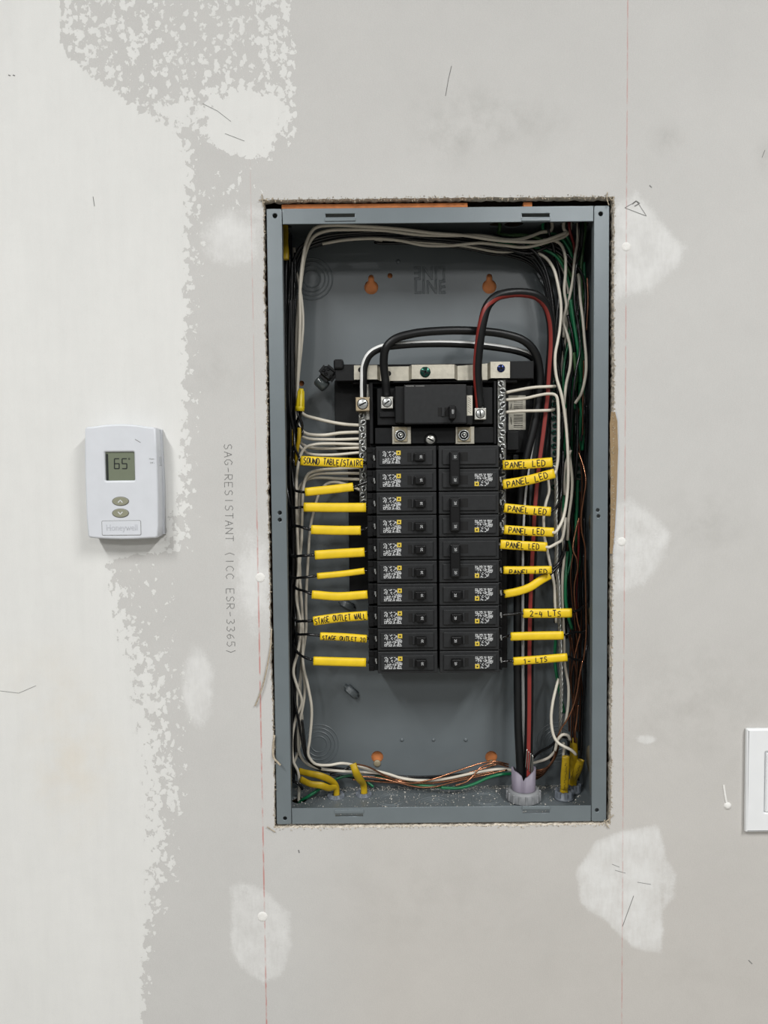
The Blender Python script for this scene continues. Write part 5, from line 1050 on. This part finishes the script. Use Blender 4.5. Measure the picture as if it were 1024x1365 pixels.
def jacket(pts, w_px, label, r2=.55, name='cable_jacket', printed=False, taper=0.0):
    C = catmull([pt(p) for p in pts], 7); T_, _ = frames(C); hb = K(w_px, .06) / 2; n = 12; bm = bmesh.new(); rows = []; strand(C, hb * (.74 if r2 < .6 else .95), None, 0.0, None, .0022, 'jacket')
    for i, c in enumerate(C):
        f = i / (len(C) - 1); q = T_[i].cross(Vector((0, 1, 0))); q = q.normalized() if q.length > .05 else Vector((1, 0, 0)); w = q.cross(T_[i]).normalized(); s = (1 + .06 * math.sin(f * 9 + w_px)) * (1 - taper * max(0, (f - .55) / .45))
        rows.append([bm.verts.new(c + q * hb * s * math.cos(2 * math.pi * k / n) + w * hb * r2 * s * math.sin(2 * math.pi * k / n)) for k in range(n)])
    st = [bm.verts.new(v.co.lerp(C[0], .25)) for v in rows[0]]; st2 = [bm.verts.new(v.co.lerp(C[0], .3) + T_[0] * .005) for v in rows[0]]
    rows = [st2, st] + rows
    for a, b in zip(rows[:-1], rows[1:]):
        for k in range(n): f = bm.faces.new((a[k], a[(k + 1) % n], b[(k + 1) % n], b[k])); f.smooth = True
    o = tag(finish(name, bm, 'yellow_jacket'), label, 'cable jacket', 'yellow cable jackets')
    if printed:                                                        # faint unreadable ink marks down the jacket
        bm = bmesh.new(); rj = random.Random(int(w_px * 7) + len(pts))
        for i in range(4, int(len(C) * .62), 1):
            q = T_[i].cross(Vector((0, 1, 0))).normalized(); f_ = q.cross(T_[i]).normalized(); f_ = f_ if f_.y < 0 else -f_
            for _ in range(2):
                a_ = C[i] + f_ * (hb * r2 * 1.10 + .0002) + q * rj.uniform(-.0012, .0012); b_ = a_ + q * rj.uniform(-.0008, .0008) + T_[i] * rj.uniform(.0006, .0014); w_ = q * .0003
                bm.faces.new([bm.verts.new(v) for v in (a_ - w_, a_ + w_, b_ + w_, b_ - w_)])
        finish('ink_print', bm, 'marker_ink', o)
    return o
def fp(c, dz=0.0): return c + Vector((0, 0, dz))
def px_of(v): a, b = to_px(np.array([v])); return (float(a[0]), float(b[0]), v.y * 1000)
def into(c, dy): return [c + Vector((0, dy, .0115)), c + Vector((0, dy, -.010))]
jacket([(399, 1028, 66), (412, 1031, 62), (426, 1034, 60), (440, 1040, 66)] + into(cn1, .0024), 9.5, 'upper of two yellow cable jackets bending into one connector', .5, taper=.12)
jacket([(401, 1039, 58), (414, 1045, 52), (428, 1047, 52), (438, 1050.5, 58)] + into(cn1, -.0028), 9.5, 'lower of two yellow cable jackets bending into one connector', .5, taper=.12)
jacket([(470.5, 1018, 60), (474, 1028, 58), (479, 1038, 63)] + into(cn2, 0), 10, 'lone upright yellow cable jacket with a cut top', taper=.1)
jacket([(754.5, 1008, 52), (754, 1022, 53), (753, 1036, 55), (752.5, 1050, 57.5)] + into(cn3, 0), 11, 'yellow cable jacket with dark print, nearest the conduit', printed=True)
jacket([(774, 1013, 56), (771.5, 1022, 59), (768, 1032, 65)] + into(cn4, -.0026), 11, 'slanted yellow cable jacket with a curled cut end', .5, printed=True, taper=.2)
jacket([(765, 984, 78), (765, 1000, 78), (765, 1020, 79), (765, 1040, 79)] + into(cn4, .0026), 11, 'tall yellow cable jacket behind the slanted one, holding coppers', .5, taper=.2)
jacket([(380.5, 346, 40), (381, 334, 42), (380, 322, 48), (380, 312, 54), TH[380] + Vector((0, 0, -.004)), TH[380] + Vector((0, 0, .007))], 8.5, 'yellow cable jacket hanging from the enclosure top corner')
jacket([(389, 572, 56), (388.5, 590, 58), (387, 612, 60), (384, 638, 64)], 5.5, 'thin yellow cable jacket dropping below the wire nut', .7)
jacket([(399, 570, 48), (398.5, 585, 48), (396, 600, 52), (395, 620, 60)], 5, 'short yellow jacket end behind the white neutral loops', .7)
jacket([(743, 812, 66), (740, 800, 64), (741, 790, 62)], 5, 'yellow jacket tip behind the 2-4 LTS sleeve', .7)
wn = empty('wire_nut', at(400, 548, .045), 'yellow twist-on wire nut pointing up beside the neutral wires', 'wire nut')
a, b = at(399.5, 548, .045), at(401.5, 518, .044); ax = (b - a); Ln = ax.length; r = K(6.2, .045)
bm = bmesh.new(); lathe(bm, a, ax, [(.004, r * .5), (.0, r * .85), (0, r), (.005, r * 1.02), (.0055, r * .92), (Ln * .9, r * .62), (Ln, r * .5), (Ln, 0)], 16); nb = finish('shell', bm, 'wire_nut_yellow', wn)
for k in range(8):
    an = 2 * math.pi * k / 8; u = ax.cross(Vector((0, 1, 0))).normalized(); v = ax.normalized().cross(u); dr = u * math.cos(an) + v * math.sin(an)
    bm = bmesh.new(); tube_bm(bm, [a + ax * .22 + dr * r * .88, a + ax * .9 + dr * r * .60], .0006, 6); finish('grip_rib', bm, 'wire_nut_yellow', nb)
for k, dx in enumerate((-2, 1.5, 3)):
    wire([(399.5 + (-2.2, 2.2, 0)[k], 546, (43.8, 43.8, 47)[k]), (399 + (-2.2, 2.2, 0)[k], 551, (43.8, 43.8, 47)[k]), (398 - dx, 566, 45 + 4 * k), (398 + dx, 578, 54 - 4 * k), (393 - dx, 597, 52 + 4 * k), (390 + dx, 625, 58 + 4 * k), (387 + k, 660, 62 + 4 * k)], 1.5, 'black_wire', 'black insulated wire twisted into the yellow wire nut', 'black wires under the wire nut')

bpy.context.view_layer.update()
SOLID = {'base_plate': 0, 'bus_carrier': 0, 'strap_carrier': 0, 'rib': 0, 'side_block': 0, 'cross_strap': 0, 'neutral_bar': .0021, 'bar': .0021, 'end_clip': 0, 'clip_roller': 0, 'lug': .001, 'lug_tail': 0, 'bus_lug': .002, 'barcode_sticker': 0, 'body': 0,
         'cover': 0, 'cover_step': 0, 'toggle': 0, 'case': .0025, 'terminal_end': .0015, 'lock_nut': 0, 'conduit_end': 0, 'collar': 0, 'shell': 0, 'punched_tab': 0}
for o in list(bpy.data.objects):
    nm = o.name.split('.')[0]
    if o.type == 'MESH' and nm in SOLID and o.parent: obstacle(o, SOLID[nm])
relax()
for e in REG:
    if e['build']: e['build']([Vector(p) for p in e['X']], e['f'])
cc_ = [Vector(p) for p in red_cable['X']]                                   # the sheath's frayed strands lie on the red-striped cable at the conduit mouth
def red_at(z): return min(cc_, key=lambda c: abs(c.z - z))
for k in range(5):
    a0 = -2.05 + .40 * k; rr_c = red_cable['r'] + .0007; P_ = []
    for t in (0, .5, 1):
        c = red_at(BZ0 + .064 - .022 * t - .002 * k); P_.append(c + Vector((math.cos(a0 - .25 * t), math.sin(a0 - .25 * t), 0)) * rr_c)
    tag(tube('cable_strand', P_, .55, 'strand_metal', None, 5, 6), 'frayed silver strand at the conduit mouth', 'strand', 'frayed strands at the conduit mouth')

# ------------------------------------------------------------------ thermostat
TD = -.024
th = empty('thermostat', at(163, 640, 0), 'white rectangular wall thermostat showing 65 on a green-grey display', 'thermostat')
def tp(pts): return [P2(x, y, TD) for x, y in pts]
outl = [(113, 571), (116, 569)] + [(x, 565.2 + 5.5 * ((x - 160) / 46) ** 2) for x in range(125, 200, 8)] + [(204, 569.5), (207, 571), (209, 600), (210.5, 650), (211, 700), (210.5, 715), (207, 717.3)] + [(x, 719 - 2.5 * ((x - 163) / 46) ** 2) for x in range(199, 124, -8)] + [(119, 716.5), (117, 714), (115, 690), (113.2, 640), (112.5, 600)]
win = rect(*[c for c in (P2(140.5, 640.5, TD)[0], P2(179.5, 640.5, TD)[0], P2(160, 640.5, TD)[1], P2(160, 602.5, TD)[1])], .001)
plate('housing', [tp(outl), win], TD, -.005, 'thermostat_white', th, .0018)
bo = [(115, 570), (160, 566.5), (206, 571), (210, 650), (211, 714), (163, 719), (118, 716)]
plate('wall_plate', [[(P2(x, y, TD)[0] + .0018, P2(x, y, TD)[1]) for x, y in bo]], -.006, .0002, 'thermostat_base', th, .0008)
def tbox(name, x0, x1, y0, y1, d0, d1, material, parent=th, bev=.0002):
    a = at(x0, y1, d0); b = at(x1, y0, d0); bm = bmesh.new(); bx(bm, a.x, b.x, d0, d1, a.z, b.z, bev); return finish(name, bm, material, parent)
scr = tbox('display', 140, 180, 602, 641, TD + .0022, TD + .006, 'lcd_green')
tbox('display_edge', 142, 143.8, 605, 640, TD + .0018, TD + .003, 'lcd_digit', scr, 0)
def seg(bm, x0, y0, x1, y1, w=1.5):
    ribbons(bm, [[(x0, y0), (x1, y1)]], w, lambda s, v: at(s, v, TD + .0021))
bm = bmesh.new()
for ox, on in ((152.6, 'abcdef6'), (162.8, 'afgcd')):
    w_, hh_ = 6.3, 6.6; y0, y1, y2 = 611.5, 611.5 + hh_, 611.5 + 2 * hh_
    S = {'a': (ox, y0, ox + w_, y0), 'g': (ox, y1, ox + w_, y1), 'd': (ox, y2, ox + w_, y2), 'f': (ox, y0, ox, y1), 'e': (ox, y1, ox, y2), 'b': (ox + w_, y0, ox + w_, y1), 'c': (ox + w_, y1, ox + w_, y2)}
    for k in ('afgedc' if ox < 160 else 'afgcd'): seg(bm, *S[k])
for a, b in (((171.4, 610.8), (173, 610.8)), ((173, 610.8), (173, 612.4)), ((173, 612.4), (171.4, 612.4)), ((171.4, 612.4), (171.4, 610.8))): seg(bm, *a, *b, .7)
o = finish('display_digits', bm, 'lcd_digit', scr); o['label'] = 'dark seven-segment digits 65 with degree mark'
for cy, sg in ((668.2, 1), (684, -1)):
    c = P2(160.8, cy, TD); rx, rz = K(10.6, TD), K(5.6, TD); 
    plate('button_rim', [circ(c[0], c[1], rx * 1.08, 28, rz * 1.12)], TD - .0001, TD + .001, 'print_grey', th)
    bt = plate('button', [circ(c[0], c[1], rx, 28, rz)], TD - .0010, TD + .001, 'button_olive', th, .0005)
    bm = bmesh.new(); ribbons(bm, [[(157.3, cy + 1.8 * sg), (160.3, cy - 1.6 * sg), (163.3, cy + 1.8 * sg)]], 1.3, lambda s, v: at(s, v, TD - .00115)); finish('chevron', bm, 'print_white', bt)
x0, z0 = P2(136, 714, TD); x1, z1 = P2(188, 693.5, TD)
plate('logo_frame', [rect(x0, x1, z0, z1, .0016), rect(x0 + .0005, x1 - .0005, z0 + .0005, z1 - .0005, .0012)], TD - .00015, TD + .0005, 'print_grey', th)
plate('logo_panel', [rect(x0 + .0005, x1 - .0005, z0 + .0005, z1 - .0005, .0012)], TD - .0004, TD + .0005, 'thermostat_white', th, .0002)
p = at(162.5, 703.5, TD - .0004); text_on_plane('embossed_logo', 'Honeywell', .0092, p, 'thermostat_base', th, 0, .0003, .84)
for s_, yy in (('Heat -', 611.8), ('Off -', 617.2)):
    p = at(203, yy, TD - .00012); text_on_plane('switch_mark', s_, .0026, p, 'print_grey', th)
for yy in (612, ):
    a = at(211, yy, -.014); bm = bmesh.new(); bx(bm, a.x + .0005, a.x + .0022, -.016, -.008, a.z - .007, a.z + .003, .0005); finish('slide_switch', bm, 'thermostat_base', th)
bm = bmesh.new(); ribbons(bm, [[(180, 585.5), (184, 588), (187.5, 590)]], .8, lambda s, v: at(s, v, TD - .00012)); finish('scratch', bm, 'print_grey', th)

# ------------------------------------------------------------------ wall switch
sp = empty('wall_switch', at(1037, 1040, 0), 'white rocker light switch set in a flat white cover plate', 'light switch')
SD = -.006
x0, z0 = P2(994, 1110, SD); x1, z1 = P2(1081.5, 971, SD); hx0, hz0 = P2(1019.5, 1083, SD); hx1, hz1 = P2(1055.5, 1002.5, SD)
plate('cover_plate', [rect(x0, x1, z0, z1, .0015), rect(hx0, hx1, hz0, hz1, .001)], SD, .0, 'switch_white', sp, .0022)
bm = bmesh.new(); bx(bm, hx0 - .002, hx1 + .002, SD + .0022, -.0001, hz0 - .002, hz1 + .002); finish('rocker_frame', bm, 'thermostat_base', sp)
bm = bmesh.new(); b = bmesh.new(); g = .0005; bmesh.ops.create_cube(b, size=1, matrix=Matrix.Translation(((hx0 + hx1) / 2, SD + .0012, (hz0 + hz1) / 2)) @ Matrix.Rotation(.010, 4, 'X') @ Matrix.Diagonal((hx1 - hx0 - 2 * g, .004, hz1 - hz0 - 2 * g, 1))); bmesh.ops.bevel(b, geom=b.edges[:], offset=.0007, segments=2, affect='EDGES'); add_bm(bm, b); finish('rocker_paddle', bm, 'switch_white', sp)
